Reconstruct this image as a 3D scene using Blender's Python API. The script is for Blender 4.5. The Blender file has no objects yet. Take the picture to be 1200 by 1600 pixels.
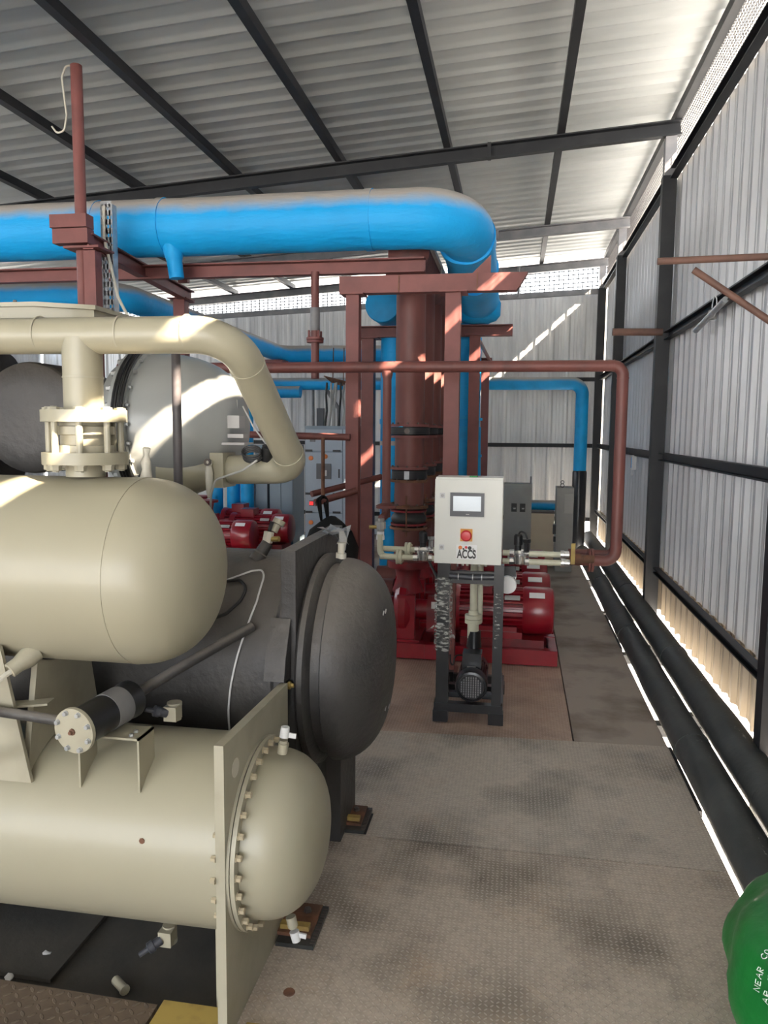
import bpy, bmesh, math, random
from mathutils import Vector, Matrix, noise
random.seed(7)
PI = math.pi
sc = bpy.context.scene
COL = sc.collection

# ------------------------------------------------------------------ camera, light, exposure
H = 1.65
cam_d = bpy.data.cameras.new('camera'); cam = bpy.data.objects.new('camera', cam_d); COL.objects.link(cam)
cam_d.sensor_fit = 'VERTICAL'; cam_d.sensor_height = 32.0; cam_d.lens = 24.0
cam_d.clip_start = 0.05; cam_d.clip_end = 400
yaw, pitch, roll = math.atan(205/1205.), math.atan(126.8/1200.), 0.0086
fw = Vector((-math.sin(yaw)*math.cos(pitch), math.cos(yaw)*math.cos(pitch), -math.sin(pitch)))
r0 = Vector((math.cos(yaw), math.sin(yaw), 0)); d0 = fw.cross(r0)
rt = r0*math.cos(roll) - d0*math.sin(roll); dn = r0*math.sin(roll) + d0*math.cos(roll)
m = Matrix((rt, -dn, -fw)).transposed().to_4x4(); m.translation = Vector((0, 0, H))
cam.matrix_world = m
sc.camera = cam

world = bpy.data.worlds.new('sky'); sc.world = world; world.use_nodes = True
wn = world.node_tree; bg = wn.nodes['Background']
tc = wn.nodes.new('ShaderNodeTexCoord'); sx = wn.nodes.new('ShaderNodeSeparateXYZ'); cr = wn.nodes.new('ShaderNodeValToRGB')
wn.links.new(tc.outputs['Generated'], sx.inputs[0]); wn.links.new(sx.outputs['Z'], cr.inputs[0]); wn.links.new(cr.outputs[0], bg.inputs[0])
cr.color_ramp.elements[0].position = 0.0; cr.color_ramp.elements[0].color = (.94, .94, .93, 1)
cr.color_ramp.elements[1].position = 0.8; cr.color_ramp.elements[1].color = (.55, .72, .95, 1)
bg.inputs[1].default_value = 1.0
sun_d = bpy.data.lights.new('sun', 'SUN'); sun_d.energy = 10.0; sun_d.angle = math.radians(.6); sun_d.color = (1, .84, .64)
sun = bpy.data.objects.new('sun', sun_d); COL.objects.link(sun)
sun.rotation_euler = Vector((-1, .6, -.92)).to_track_quat('-Z', 'Y').to_euler()
sun.location = (12, -6, 12)
vs = sc.view_settings
vs.view_transform = 'Standard'; vs.look = 'None'; vs.gamma = 1; vs.use_curve_mapping = False
vs.exposure = 3.05

# ------------------------------------------------------------------ materials
MATS = {}
def newmat(name):
    m = bpy.data.materials.new(name); m.use_nodes = True
    return m, m.node_tree, m.node_tree.nodes['Principled BSDF']
def N(nt, t, **kw):
    n = nt.nodes.new(t)
    for k, v in kw.items(): setattr(n, k, v)
    return n
def math_n(nt, op, a, b=None, c=None):
    n = nt.nodes.new('ShaderNodeMath'); n.operation = op
    for i, v in enumerate((a, b, c)):
        if v is None: continue
        if isinstance(v, (int, float)): n.inputs[i].default_value = v
        else: nt.links.new(v, n.inputs[i])
    return n.outputs[0]
def mixc(nt, f, a, b):
    n = nt.nodes.new('ShaderNodeMix'); n.data_type = 'RGBA'
    for i, v in ((0, f), (6, a), (7, b)):
        if isinstance(v, (int, float)): n.inputs[i].default_value = v
        elif isinstance(v, tuple): n.inputs[i].default_value = (*v[:3], 1)
        else: nt.links.new(v, n.inputs[i])
    return n.outputs[2]
def noise_n(nt, scale, detail=4, vec=None, stretch=None, rough=.55):
    tc = nt.nodes.new('ShaderNodeTexCoord'); src = tc.outputs['Object'] if vec is None else vec
    if stretch:
        mp = nt.nodes.new('ShaderNodeMapping'); mp.inputs['Scale'].default_value = stretch
        nt.links.new(src, mp.inputs[0]); src = mp.outputs[0]
    n = nt.nodes.new('ShaderNodeTexNoise'); n.inputs['Scale'].default_value = scale; n.inputs['Detail'].default_value = detail
    n.inputs['Roughness'].default_value = rough
    nt.links.new(src, n.inputs['Vector'])
    return n.outputs[0]
def ramp(nt, f, lo, hi):
    n = nt.nodes.new('ShaderNodeMapRange'); n.clamp = True
    n.inputs[1].default_value = lo; n.inputs[2].default_value = hi
    nt.links.new(f, n.inputs[0]); return n.outputs[0]
def mat(name, col, rough=.5, metal=0, col2=None, nscale=6, lo=.4, hi=.7, stretch=None, bump=0, bscale=30, dust=None, dust_lo=.3, dust_hi=.95, coat=0, bstretch=None):
    """painted / bare surface with worn patches (noise), fine relief and, where wanted, dust settled on what faces up"""
    m, nt, p = newmat(name)
    c = None
    if col2:
        c = mixc(nt, ramp(nt, noise_n(nt, nscale, 6, stretch=stretch), lo, hi), col, col2)
    if dust:
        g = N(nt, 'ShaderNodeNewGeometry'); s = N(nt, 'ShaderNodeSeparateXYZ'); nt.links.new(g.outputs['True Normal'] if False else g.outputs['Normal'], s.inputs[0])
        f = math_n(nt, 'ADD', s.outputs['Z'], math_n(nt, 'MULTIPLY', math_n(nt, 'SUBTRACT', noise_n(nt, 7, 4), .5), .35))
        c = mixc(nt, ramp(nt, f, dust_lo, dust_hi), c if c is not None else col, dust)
    if c is None: p.inputs['Base Color'].default_value = (*col, 1)
    else: nt.links.new(c, p.inputs['Base Color'])
    p.inputs['Roughness'].default_value = rough; p.inputs['Metallic'].default_value = metal
    if coat: p.inputs['Coat Weight'].default_value = coat; p.inputs['Coat Roughness'].default_value = .08
    if bump:
        b = N(nt, 'ShaderNodeBump'); b.inputs['Strength'].default_value = bump; b.inputs['Distance'].default_value = .01
        nt.links.new(noise_n(nt, bscale, 4, stretch=bstretch), b.inputs['Height']); nt.links.new(b.outputs[0], p.inputs['Normal'])
    MATS[name] = m
    return m
mat('galv_wall', (.60, .61, .63), .42, .2, (.46, .47, .49), 2.2, .4, .75, stretch=(1, 3, .35))
mat('galv_back', (.68, .68, .67), .45, .15, (.50, .50, .51), 2, .4, .75, stretch=(3, 1, .35))
mat('galv_roof', (.56, .58, .57), .45, .12, (.45, .47, .46), 1.6, .4, .7, stretch=(.5, 2, 1))
mat('skirt', (.36, .30, .23), .6, 0, (.28, .23, .17), 3, .4, .7, stretch=(1, 3, .4))
mat('black_steel', (.009, .010, .013), .5, 0, (.026, .026, .029), 5, .5, .8)
mat('grey_steel', (.16, .16, .17), .5, 0, (.24, .23, .23), 5, .4, .7)
mat('galv_part', (.48, .50, .52), .35, .6, (.36, .37, .38), 20, .4, .7)
mat('oxide', (.21, .066, .058), .55, 0, (.15, .048, .043), 5, .4, .72, dust=(.32, .17, .14), dust_lo=.55, dust_hi=1.1)
mat('oxide_pipe', (.17, .055, .046), .5, 0, (.095, .038, .034), 4, .45, .75, stretch=(2, 2, .5))
mat('rust', (.20, .085, .045), .75, 0, (.10, .05, .03), 14, .4, .65, bump=.3, bscale=60)
mat('brown_pipe', (.17, .085, .062), .6, 0, (.10, .055, .045), 8, .4, .7)
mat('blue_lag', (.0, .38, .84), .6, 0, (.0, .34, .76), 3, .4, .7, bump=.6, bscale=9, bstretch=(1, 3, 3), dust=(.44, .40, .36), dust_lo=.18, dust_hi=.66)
mat('blue_flat', (.0, .38, .80), .55, 0, (.0, .28, .62), 4, .4, .7, bump=.3, bscale=9, dust=(.34, .33, .31), dust_lo=.25, dust_hi=.7)
mat('cream', (.325, .302, .222), .40, 0, (.32, .295, .215), 2.5, .35, .7, coat=.12)
mat('cream_dull', (.36, .335, .255), .42, 0, (.30, .275, .205), 9, .45, .75)
mat('pvc', (.62, .61, .47), .35, 0, (.53, .51, .39), 12, .4, .7)
mat('pale_grey', (.34, .35, .34), .32, 0, (.30, .31, .30), 3, .4, .7, coat=.2)
mat('black_lag', (.036, .034, .034), .55, 0, (.062, .057, .052), 2.6, .38, .72, bump=.45, bscale=26, dust=(.18, .16, .14), dust_lo=.15, dust_hi=1.1)
mat('tube_grey', (.075, .066, .07), .5)
mat('black_rubber', (.022, .024, .024), .5, 0, (.04, .043, .042), 5, .45, .75, bump=.2, bscale=18, dust=(.05, .05, .046), dust_lo=.4, dust_hi=1.1)
mat('black_paint', (.010, .011, .014), .3, 0, (.02, .021, .024), 8, .5, .8, coat=.15)
mat('black_plain', (.012, .012, .013), .45)
mat('cloth_black', (.006, .006, .006), .9, bump=.3, bscale=20)
mat('pump_red', (.31, .006, .018), .3, 0, (.22, .006, .014), 7, .4, .75, coat=.3)
mat('pump_red_dull', (.24, .010, .018), .45, 0, (.12, .014, .016), 6, .4, .7)
mat('cab_white', (.76, .76, .71), .4, 0, (.73, .73, .67), 4, .4, .75)
mat('cab_blue', (.33, .39, .46), .4, 0, (.29, .35, .42), 3, .4, .7)
mat('cab_slate', (.20, .26, .31), .45, 0, (.17, .22, .27), 3, .4, .7)
mat('box_grey', (.30, .30, .28), .5, 0, (.26, .26, .245), 6, .4, .7)
mat('tan_board', (.80, .69, .52), .6, 0, (.72, .60, .44), 4, .4, .7)
mat('chrome', (.62, .62, .62), .22, .9)
mat('brass', (.45, .33, .12), .35, .7)
mat('bolt_mat', (.42, .36, .25), .35, .1, (.45, .33, .18), 40, .5, .7)
mat('bolt_dark', (.12, .10, .09), .5, .4)
mat('white_plain', (.80, .80, .80), .4)
mat('label_white', (.86, .86, .85), .5)
mat('orange_paint', (.75, .20, .03), .4)
mat('amber_paint', (.80, .36, .05), .4)
mat('yellow_paint', (.42, .30, .08), .6, 0, (.22, .13, .05), 9, .45, .7)
mat('red_knob', (.65, .02, .03), .3)
mat('green_plain', (.02, .35, .07), .4)
mat('screen_frame', (.045, .048, .06), .35)
mat('screen_face', (.30, .36, .42), .12, .1)
mat('text_dark', (.05, .05, .05), .6)
mat('dark_floor', (.040, .038, .034), .75, 0, (.085, .075, .060), 2.4, .4, .7, bump=.3, bscale=20)
mat('tread_end', (.22, .13, .095), .6, 0, (.24, .15, .11), 8, .4, .7)
mat('ground', (.62, .61, .59), .9, 0, (.5, .5, .5), 1.5, .4, .7)
mat('wire_mesh_grey', (.06, .055, .055), .7)
mat('wire_grey', (.42, .41, .40), .5)
mat('tape_white', (.55, .52, .44), .5)
mat('cable_grey', (.36, .35, .33), .5)
mat('bag_green', (.010, .20, .035), .38, 0, (.006, .14, .026), 6, .4, .7, bump=.5, bscale=10)
mat('wire_white', (.62, .62, .62), .5)
def emis(name, col, st):
    m, nt, p = newmat(name); p.inputs['Base Color'].default_value = (*col, 1); p.inputs['Emission Color'].default_value = (*col, 1); p.inputs['Emission Strength'].default_value = st; MATS[name] = m
emis('led_red', (.6, .02, .02), .25); emis('led_amber', (1, .45, .05), 1.0)
# cling film
m, nt, p = newmat('film'); p.inputs['Base Color'].default_value = (.55, .55, .52, 1); p.inputs['Roughness'].default_value = .25
nt.links.new(math_n(nt, 'MULTIPLY', ramp(nt, noise_n(nt, 26, 5, stretch=(1, 1, 2.5)), .45, .62), .75), p.inputs['Alpha']); MATS['film'] = m
# gauge glass
m, nt, p = newmat('clear_glass'); p.inputs['Base Color'].default_value = (.9, .95, 1, 1); p.inputs['Roughness'].default_value = .05; p.inputs['Alpha'].default_value = .25; MATS['clear_glass'] = m
# floor lag pipe with white scuffs along the top
def lag_scuff(name):
    m, nt, p = newmat(name)
    c = mixc(nt, ramp(nt, noise_n(nt, 4, 6), .4, .75), (.036, .040, .039), (.060, .064, .061))
    a = ramp(nt, noise_n(nt, 55, 5, stretch=(1, .45, 1)), .60, .68)
    b = ramp(nt, noise_n(nt, 1.6, 3), .50, .62)
    g = N(nt, 'ShaderNodeNewGeometry'); s = N(nt, 'ShaderNodeSeparateXYZ'); nt.links.new(g.outputs['Normal'], s.inputs[0])
    k = math_n(nt, 'SUBTRACT', 1.0, math_n(nt, 'MULTIPLY', math_n(nt, 'ABSOLUTE', math_n(nt, 'ADD', s.outputs['X'], -.08)), 5.0)); k.node.use_clamp = True
    f = math_n(nt, 'MULTIPLY', math_n(nt, 'MULTIPLY', a, b), k)
    nt.links.new(mixc(nt, f, c, (.42, .42, .40)), p.inputs['Base Color']); p.inputs['Roughness'].default_value = .55
    bm = N(nt, 'ShaderNodeBump'); bm.inputs['Strength'].default_value = .35; bm.inputs['Distance'].default_value = .01
    nt.links.new(noise_n(nt, 14, 4), bm.inputs['Height']); nt.links.new(bm.outputs[0], p.inputs['Normal'])
    MATS[name] = m
lag_scuff('floor_lag')
# chequer (tread) plate
def tread(name, base, hi_c, dark, rust, cell=.034, strength=.9, rust_lo=.55):
    m, nt, p = newmat(name)
    tc = N(nt, 'ShaderNodeTexCoord'); s = N(nt, 'ShaderNodeSeparateXYZ'); nt.links.new(tc.outputs['Object'], s.inputs[0])
    u = math_n(nt, 'DIVIDE', s.outputs['X'], cell); v = math_n(nt, 'DIVIDE', s.outputs['Y'], cell)
    iu = math_n(nt, 'FLOOR', u); iv = math_n(nt, 'FLOOR', v)
    par = math_n(nt, 'FLOORED_MODULO', math_n(nt, 'ADD', iu, iv), 2.0)
    fu = math_n(nt, 'SUBTRACT', math_n(nt, 'SUBTRACT', u, iu), .5); fv = math_n(nt, 'SUBTRACT', math_n(nt, 'SUBTRACT', v, iv), .5)
    a = math_n(nt, 'ADD', fu, fv); b = math_n(nt, 'SUBTRACT', fu, fv)
    def mx(x, y): return math_n(nt, 'ADD', math_n(nt, 'MULTIPLY', x, math_n(nt, 'SUBTRACT', 1.0, par)), math_n(nt, 'MULTIPLY', y, par))
    la = mx(a, b); sh = mx(b, a)
    d = math_n(nt, 'ADD', math_n(nt, 'POWER', math_n(nt, 'ABSOLUTE', math_n(nt, 'DIVIDE', la, .64)), 2.0), math_n(nt, 'POWER', math_n(nt, 'ABSOLUTE', math_n(nt, 'DIVIDE', sh, .24)), 2.0))
    hgt = ramp(nt, math_n(nt, 'SUBTRACT', 1.0, d), 0, .5)
    big = ramp(nt, noise_n(nt, 2.3, 6), .47, .66)
    c = mixc(nt, big, base, dark)
    c = mixc(nt, ramp(nt, noise_n(nt, 3.1, 6, rough=.7), rust_lo, .8), c, rust)
    c = mixc(nt, math_n(nt, 'MULTIPLY', ramp(nt, noise_n(nt, 40, 5), .35, .7), .35), c, dark)
    c = mixc(nt, math_n(nt, 'MULTIPLY', hgt, .55), c, hi_c)
    nt.links.new(c, p.inputs['Base Color'])
    nt.links.new(math_n(nt, 'SUBTRACT', .62, math_n(nt, 'MULTIPLY', hgt, .18)), p.inputs['Roughness'])
    p.inputs['Metallic'].default_value = .15
    bm = N(nt, 'ShaderNodeBump'); bm.inputs['Strength'].default_value = strength; bm.inputs['Distance'].default_value = .003
    nt.links.new(hgt, bm.inputs['Height']); nt.links.new(bm.outputs[0], p.inputs['Normal'])
    MATS[name] = m
tread('tread_near', (.56, .475, .39), (.70, .62, .54), (.20, .165, .135), (.48, .35, .24), cell=.017)
tread('tread_far', (.54, .47, .395), (.68, .61, .53), (.25, .22, .19), (.46, .35, .26), cell=.017)
tread('tread_worn', (.50, .36, .275), (.56, .42, .33), (.28, .19, .145), (.42, .235, .155), cell=.017, strength=.45)
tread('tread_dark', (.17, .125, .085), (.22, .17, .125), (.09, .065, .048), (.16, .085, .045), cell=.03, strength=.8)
mat('plain_plate', (.40, .335, .28), .6, .1, (.20, .155, .12), 1.9, .46, .62, bump=.1, bscale=40)

# ------------------------------------------------------------------ mesh helpers
ORG = {}
def org(o): return ORG.get(o.name, Vector((0, 0, 0)))
def frame(d):
    d = Vector(d).normalized()
    a = Vector((0, 0, 1)) if abs(d.z) < .9 else Vector((1, 0, 0))
    u = d.cross(a).normalized(); return u, d.cross(u).normalized(), d
def fillet(pts, rad, seg=8):
    pts = [Vector(p) for p in pts]; out = [pts[0]]
    for i in range(1, len(pts)-1):
        p0, p, p1 = pts[i-1], pts[i], pts[i+1]
        a = (p0-p); b = (p1-p); la, lb = a.length, b.length; a.normalize(); b.normalize()
        ang = a.angle(b); r = rad[i-1] if isinstance(rad, (list, tuple)) else rad
        t = min(r/math.tan(ang/2), la*.49, lb*.49); r = t*math.tan(ang/2)
        c = p + (a+b).normalized()*(r/math.sin(ang/2))
        s = p+a*t - c; e = p+b*t - c; tot = s.angle(e); ax = s.cross(e)
        if ax.length < 1e-9: out.append(p); continue
        ax.normalize()
        for k in range(seg+1): out.append(c + Matrix.Rotation(tot*k/seg, 3, ax) @ s)
    out.append(pts[-1]); return out
class MB:
    def __init__(s): s.bm = bmesh.new()
    def _add(s, vs, fs):
        v = [s.bm.verts.new(p) for p in vs]
        for f in fs:
            try: s.bm.faces.new([v[i] for i in f])
            except ValueError: pass
        return s
    def box(s, x0, x1, y0, y1, z0, z1, rot=0, piv=None):
        P = [Vector((x, y, z)) for z in (z0, z1) for y in (y0, y1) for x in (x0, x1)]
        if rot:
            c = Vector(piv) if piv else Vector(((x0+x1)/2, (y0+y1)/2, 0)); R = Matrix.Rotation(rot, 3, 'Z')
            P = [R @ (p-c) + c for p in P]
        return s._add(P, [(0, 2, 3, 1), (4, 5, 7, 6), (0, 1, 5, 4), (2, 6, 7, 3), (0, 4, 6, 2), (1, 3, 7, 5)])
    def bar(s, p0, p1, w, h, up=(0, 0, 1)):
        p0, p1 = Vector(p0), Vector(p1); d = (p1-p0).normalized(); u = d.cross(Vector(up)).normalized(); v = u.cross(d)
        P = [q + u*a*w/2 + v*b*h/2 for q in (p0, p1) for b in (-1, 1) for a in (-1, 1)]
        return s._add(P, [(0, 2, 3, 1), (4, 5, 7, 6), (0, 1, 5, 4), (2, 6, 7, 3), (0, 4, 6, 2), (1, 3, 7, 5)])
    def sweep(s, path, prof, caps=True, up=None):
        """prof: list of (u,v) outline"""
        path = [Vector(p) for p in path]; n = len(path); m_ = len(prof)
        T = [((path[min(i+1, n-1)]-path[max(i-1, 0)])).normalized() for i in range(n)]
        u, v, _ = frame(T[0])
        if up is not None: u = T[0].cross(Vector(up)).normalized(); v = u.cross(T[0])
        V = []
        for i in range(n):
            if i:
                ax = T[i-1].cross(T[i])
                if ax.length > 1e-8:
                    R = Matrix.Rotation(T[i-1].angle(T[i]), 3, ax.normalized()); u = R @ u; v = R @ v
            V += [path[i] + u*a + v*b for a, b in prof]
        F = [(i*m_+j, i*m_+(j+1) % m_, (i+1)*m_+(j+1) % m_, (i+1)*m_+j) for i in range(n-1) for j in range(m_)]
        if caps: F += [tuple(range(m_))[::-1], tuple((n-1)*m_+j for j in range(m_))]
        return s._add(V, F)
    def tube(s, path, r, seg=16, caps=True):
        return s.sweep(path, [(r*math.cos(2*PI*k/seg), r*math.sin(2*PI*k/seg)) for k in range(seg)], caps)
    def cyl(s, p0, p1, r, seg=24): return s.tube([p0, p1], r, seg)
    def lathe(s, p0, d, prof, seg=32):
        """prof: (distance along d, radius) pairs; radius 0 closes"""
        u, v, d = frame(d); p0 = Vector(p0); rings = []; 
        for t, r in prof:
            c = p0 + d*t
            if r < 1e-6: rings.append([s.bm.verts.new(c)])
            else: rings.append([s.bm.verts.new(c + u*r*math.cos(2*PI*k/seg) + v*r*math.sin(2*PI*k/seg)) for k in range(seg)])
        for A, B in zip(rings, rings[1:]):
            if len(A) == 1 and len(B) == 1: continue
            for k in range(seg):
                j = (k+1) % seg
                if len(A) == 1: s.bm.faces.new((A[0], B[j], B[k]))
                elif len(B) == 1: s.bm.faces.new((A[k], A[j], B[0]))
                else: s.bm.faces.new((A[k], A[j], B[j], B[k]))
        if len(rings[0]) > 1: s.bm.faces.new(rings[0][::-1])
        if len(rings[-1]) > 1: s.bm.faces.new(rings[-1])
        return s
    def ring(s, p0, d, r_in, r_out, t, seg=40):
        u, v, d = frame(d); p0 = Vector(p0); R = []
        for (a, r) in ((0, r_in), (0, r_out), (t, r_out), (t, r_in)):
            R.append([s.bm.verts.new(p0 + d*a + u*r*math.cos(2*PI*k/seg) + v*r*math.sin(2*PI*k/seg)) for k in range(seg)])
        for q in range(4):
            A, B = R[q], R[(q+1) % 4]
            for k in range(seg): s.bm.faces.new((A[k], A[(k+1) % seg], B[(k+1) % seg], B[k]))
        return s
    def prism(s, poly, vec):
        n = len(poly); P = [Vector(p) for p in poly]; V = P + [p + Vector(vec) for p in P]
        return s._add(V, [tuple(range(n))[::-1], tuple(range(n, 2*n))] + [(i, (i+1) % n, n+(i+1) % n, n+i) for i in range(n)])
    def channel(s, p0, p1, h, w, t=.008, side=1, up=(0, 0, 1)):
        """C-section beam, web on the side given"""
        a = side
        prof = [(-w/2*a, -h/2), (w/2*a, -h/2), (w/2*a, -h/2+t), (-w/2*a+t*a, -h/2+t), (-w/2*a+t*a, h/2-t), (w/2*a, h/2-t), (w/2*a, h/2), (-w/2*a, h/2)]
        return s.sweep([p0, p1], prof, True, up)
    def ibeam(s, p0, p1, h, w, t=.01):
        q = t/2
        prof = [(-w/2, -h/2), (w/2, -h/2), (w/2, -h/2+t), (q, -h/2+t), (q, h/2-t), (w/2, h/2-t), (w/2, h/2), (-w/2, h/2), (-w/2, h/2-t), (-q, h/2-t), (-q, -h/2+t), (-w/2, -h/2+t)]
        return s.sweep([p0, p1], prof, True, (0, 0, 1))
    def bevel(s, w=.004, seg=2):
        bmesh.ops.bevel(s.bm, geom=[e for e in s.bm.edges if len(e.link_faces) == 2 and e.calc_face_angle(0) > .6], offset=w, segments=seg, affect='EDGES', profile=.6, clamp_overlap=True)
        return s
    def jitter(s, amp, sc_=8, seed=0):
        for v in s.bm.verts: v.co += noise.noise_vector(v.co*sc_ + Vector((seed, 0, 0)))*amp
        return s
    def build(s, name, mt, parent=None, angle=35, loc=None):
        bm = s.bm
        bmesh.ops.recalc_face_normals(bm, faces=bm.faces[:])
        if parent is not None: L = org(parent)
        elif loc is not None: L = Vector(loc)
        else:
            co = [v.co for v in bm.verts]
            L = Vector(((min(c.x for c in co)+max(c.x for c in co))/2, (min(c.y for c in co)+max(c.y for c in co))/2, min(c.z for c in co)))
        for v in bm.verts: v.co -= L
        me = bpy.data.meshes.new(name); bm.to_mesh(me); bm.free()
        me.polygons.foreach_set('use_smooth', [True]*len(me.polygons)); me.set_sharp_from_angle(angle=math.radians(angle))
        me.materials.append(MATS[mt])
        o = bpy.data.objects.new(name, me); COL.objects.link(o)
        if parent is not None: o.parent = parent
        else: o.location = L
        ORG[o.name] = L
        return o
def thing(name, label, cat, loc, group=None):
    o = bpy.data.objects.new(name, None); COL.objects.link(o); o.empty_display_size = .1
    o.location = loc; ORG[o.name] = Vector(loc); return tag(o, label, cat, group)
def tag(o, label, cat, group=None):
    o['label'] = label; o['category'] = cat
    if group: o['group'] = group
    return o
def struct(o): o['kind'] = 'structure'; return o
def copy_tree(o, par=None):
    c = o.copy(); COL.objects.link(c)
    if par is not None: c.parent = par
    ORG[c.name] = org(o).copy()
    for ch in list(o.children): copy_tree(ch, c)
    return c
def text_part(name, txt, mt, parent, pos, size, rot, label=None, ext=.0008, bold=0):
    cu = bpy.data.curves.new(name, 'FONT'); cu.body = txt; cu.size = size; cu.extrude = ext; cu.align_x = 'CENTER'; cu.align_y = 'CENTER'; cu.offset = bold
    t = bpy.data.objects.new(name, cu); COL.objects.link(t)
    dg = bpy.context.evaluated_depsgraph_get(); me = bpy.data.meshes.new_from_object(t.evaluated_get(dg))
    bpy.data.objects.remove(t); bpy.data.curves.remove(cu)
    me.materials.clear(); me.materials.append(MATS[mt])
    me.transform(Matrix.Translation(Vector(pos)-org(parent)) @ rot.to_4x4())
    o = bpy.data.objects.new(name, me); COL.objects.link(o); o.parent = parent; ORG[o.name] = org(parent)
    return o
R_FRONT = Matrix.Rotation(PI/2, 3, 'X')            # lettering that faces the -Y side
BOLT = {}
def bolts(parent, pts, d, r, h, mt, name='bolt'):
    key = (round(r, 4), round(h, 4), mt)
    u, v, dd = frame(d)
    for q in pts:
        if key not in BOLT:
            b = MB().lathe((0, 0, 0), (0, 0, 1), [(0, r*1.25), (h*.2, r*1.25), (h*.2, r), (h*.9, r), (h, r*.8)], 6)
            o = b.build(name, mt, None, loc=(0, 0, 0)); BOLT[key] = o.data
        else:
            o = bpy.data.objects.new(name, BOLT[key]); COL.objects.link(o)
        o.parent = parent; o.location = Vector(q)-org(parent)
        o.rotation_euler = Vector(dd).to_track_quat('Z', 'Y').to_euler(); ORG[o.name] = org(parent)
def circ(c, d, r, n, ph=0):
    u, v, d = frame(d); c = Vector(c)
    return [c + u*r*math.cos(2*PI*(k+ph)/n) + v*r*math.sin(2*PI*(k+ph)/n) for k in range(n)]
def dish(R, D, n=12, pw=.82):
    return [(D*math.sin(PI/2*k/n), R*max(math.cos(PI/2*k/n), 0)**pw if k < n else 0) for k in range(n+1)]

# ------------------------------------------------------------------ room shell
XW, YB = 1.28, 12.15
def rib(a, pitch=.2, depth=.024):
    """trapezoid sheet profile"""
    f = (a % pitch)/pitch
    if f < .12: return 0 + depth*f/.12
    if f < .26: return depth
    if f < .38: return depth*(1-(f-.26)/.12)
    if .58 < f < .62 or .78 < f < .82: return depth*.18
    return 0
def rib_knots(a0, a1, pitch=.2):
    ks = []
    k = math.floor(a0/pitch)
    while k*pitch < a1:
        for f in (0, .12, .2, .26, .32, .38, .575, .6, .625, .775, .8, .825):
            x = (k+f)*pitch
            if a0 <= x <= a1: ks.append(x)
        k += 1
    return [a0] + ks + [a1]
roof_z = lambda x: 4.215 + .07*x
def rib_roof(a, pitch=.2, depth=.014):
    f = (a % pitch)/pitch
    return depth*f/.12 if f < .12 else depth if f < .2 else depth*(1-(f-.2)/.12) if f < .32 else 0
def sheet(fn, a0, a1, pitch=.2, rib=rib):
    """fn(a, offset, edge 0/1) -> point"""
    b = MB(); ks = rib_knots(a0, a1, pitch); V = []
    for a in ks:
        o = rib(a, pitch); V += [fn(a, o, 0), fn(a, o, 1)]
    b._add(V, [(2*i, 2*i+2, 2*i+3, 2*i+1) for i in range(len(ks)-1)]); return b
# right wall (ribs stand up), with its lap at mid height, then the back wall
w = sheet(lambda a, o, e: (XW+.03-o, a, .44 if e == 0 else 3.82), -7.0, YB)
struct(w.build('wall_right', 'galv_wall'))
def jag(a): return .07 + .025*noise.noise(Vector((a*3.1, 0, 0))) + .012*(math.floor(a*9) % 2)
w = sheet(lambda a, o, e: (XW+.02-o, a, jag(a) if e == 0 else .47), -7.0, YB)
struct(w.build('trim_1', 'skirt'))
w = sheet(lambda a, o, e: (a, YB+.03-o, (-.1 if a < .72 else .30) if e == 0 else 3.68+.045*a), -8, XW+.03, .23)
struct(w.build('wall_back', 'galv_back'))
w = sheet(lambda a, o, e: (-8.0-.03+o, a, .0 if e == 0 else 3.05), -7.0, YB)
struct(w.build('wall_left_added', 'galv_wall'))  # unseen wall, added to darken the left side and the roof there
# roof sheets with an eave beyond the right wall
w = sheet(lambda a, o, e: ((-8.0, a, roof_z(-8.0)-o+.03) if e == 0 else (XW+.40, a, roof_z(XW+.40)-o+.03)), -7.2, YB+.5, .2, rib_roof)  # roof and side walls run on unseen behind the camera to even the daylight
struct(w.build('ceiling', 'galv_roof'))
# floor slab below the plates
b = MB().box(-8, .83, -7, YB, -.10, -.045); floor = struct(b.build('floor', 'dark_floor', loc=(0, 0, -.045)))
def plate(poly, mt, z0=-.03, z1=0.0):
    b = MB().prism([(x, y, z0) for x, y in poly], (0, 0, z1-z0)); b.bevel(.002, 1)
    return b.build('tread_plate', mt, floor)
plate([(-.735, -7), (.836, -7), (.834, 2.925), (-.735, 2.932)], 'tread_near')
plate([(-.98, 2.940), (.834, 2.931), (.835, 4.115), (-.98, 4.028)], 'tread_far')
plate([(-1.1, 4.034), (.345, 4.104), (.375, 12.1), (-1.1, 12.1)], 'tread_worn', -.04, -.010)
plate([(.352, 4.105), (.835, 4.126), (.836, 12.1), (.382, 12.1)], 'plain_plate', -.04, -.004)
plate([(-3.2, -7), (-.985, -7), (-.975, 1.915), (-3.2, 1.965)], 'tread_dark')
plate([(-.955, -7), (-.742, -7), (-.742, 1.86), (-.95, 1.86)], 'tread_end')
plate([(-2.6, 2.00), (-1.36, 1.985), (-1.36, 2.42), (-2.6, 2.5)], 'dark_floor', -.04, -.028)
plate([(-8, 4.3), (-1.105, 4.3), (-1.105, 12.1), (-8, 12.1)], 'plain_plate', -.04, -.012)
# ground outside, below the platform
b = MB().box(-30, 40, -30, 60, -1.2, -1.15); struct(b.build('floor', 'ground'))

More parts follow.
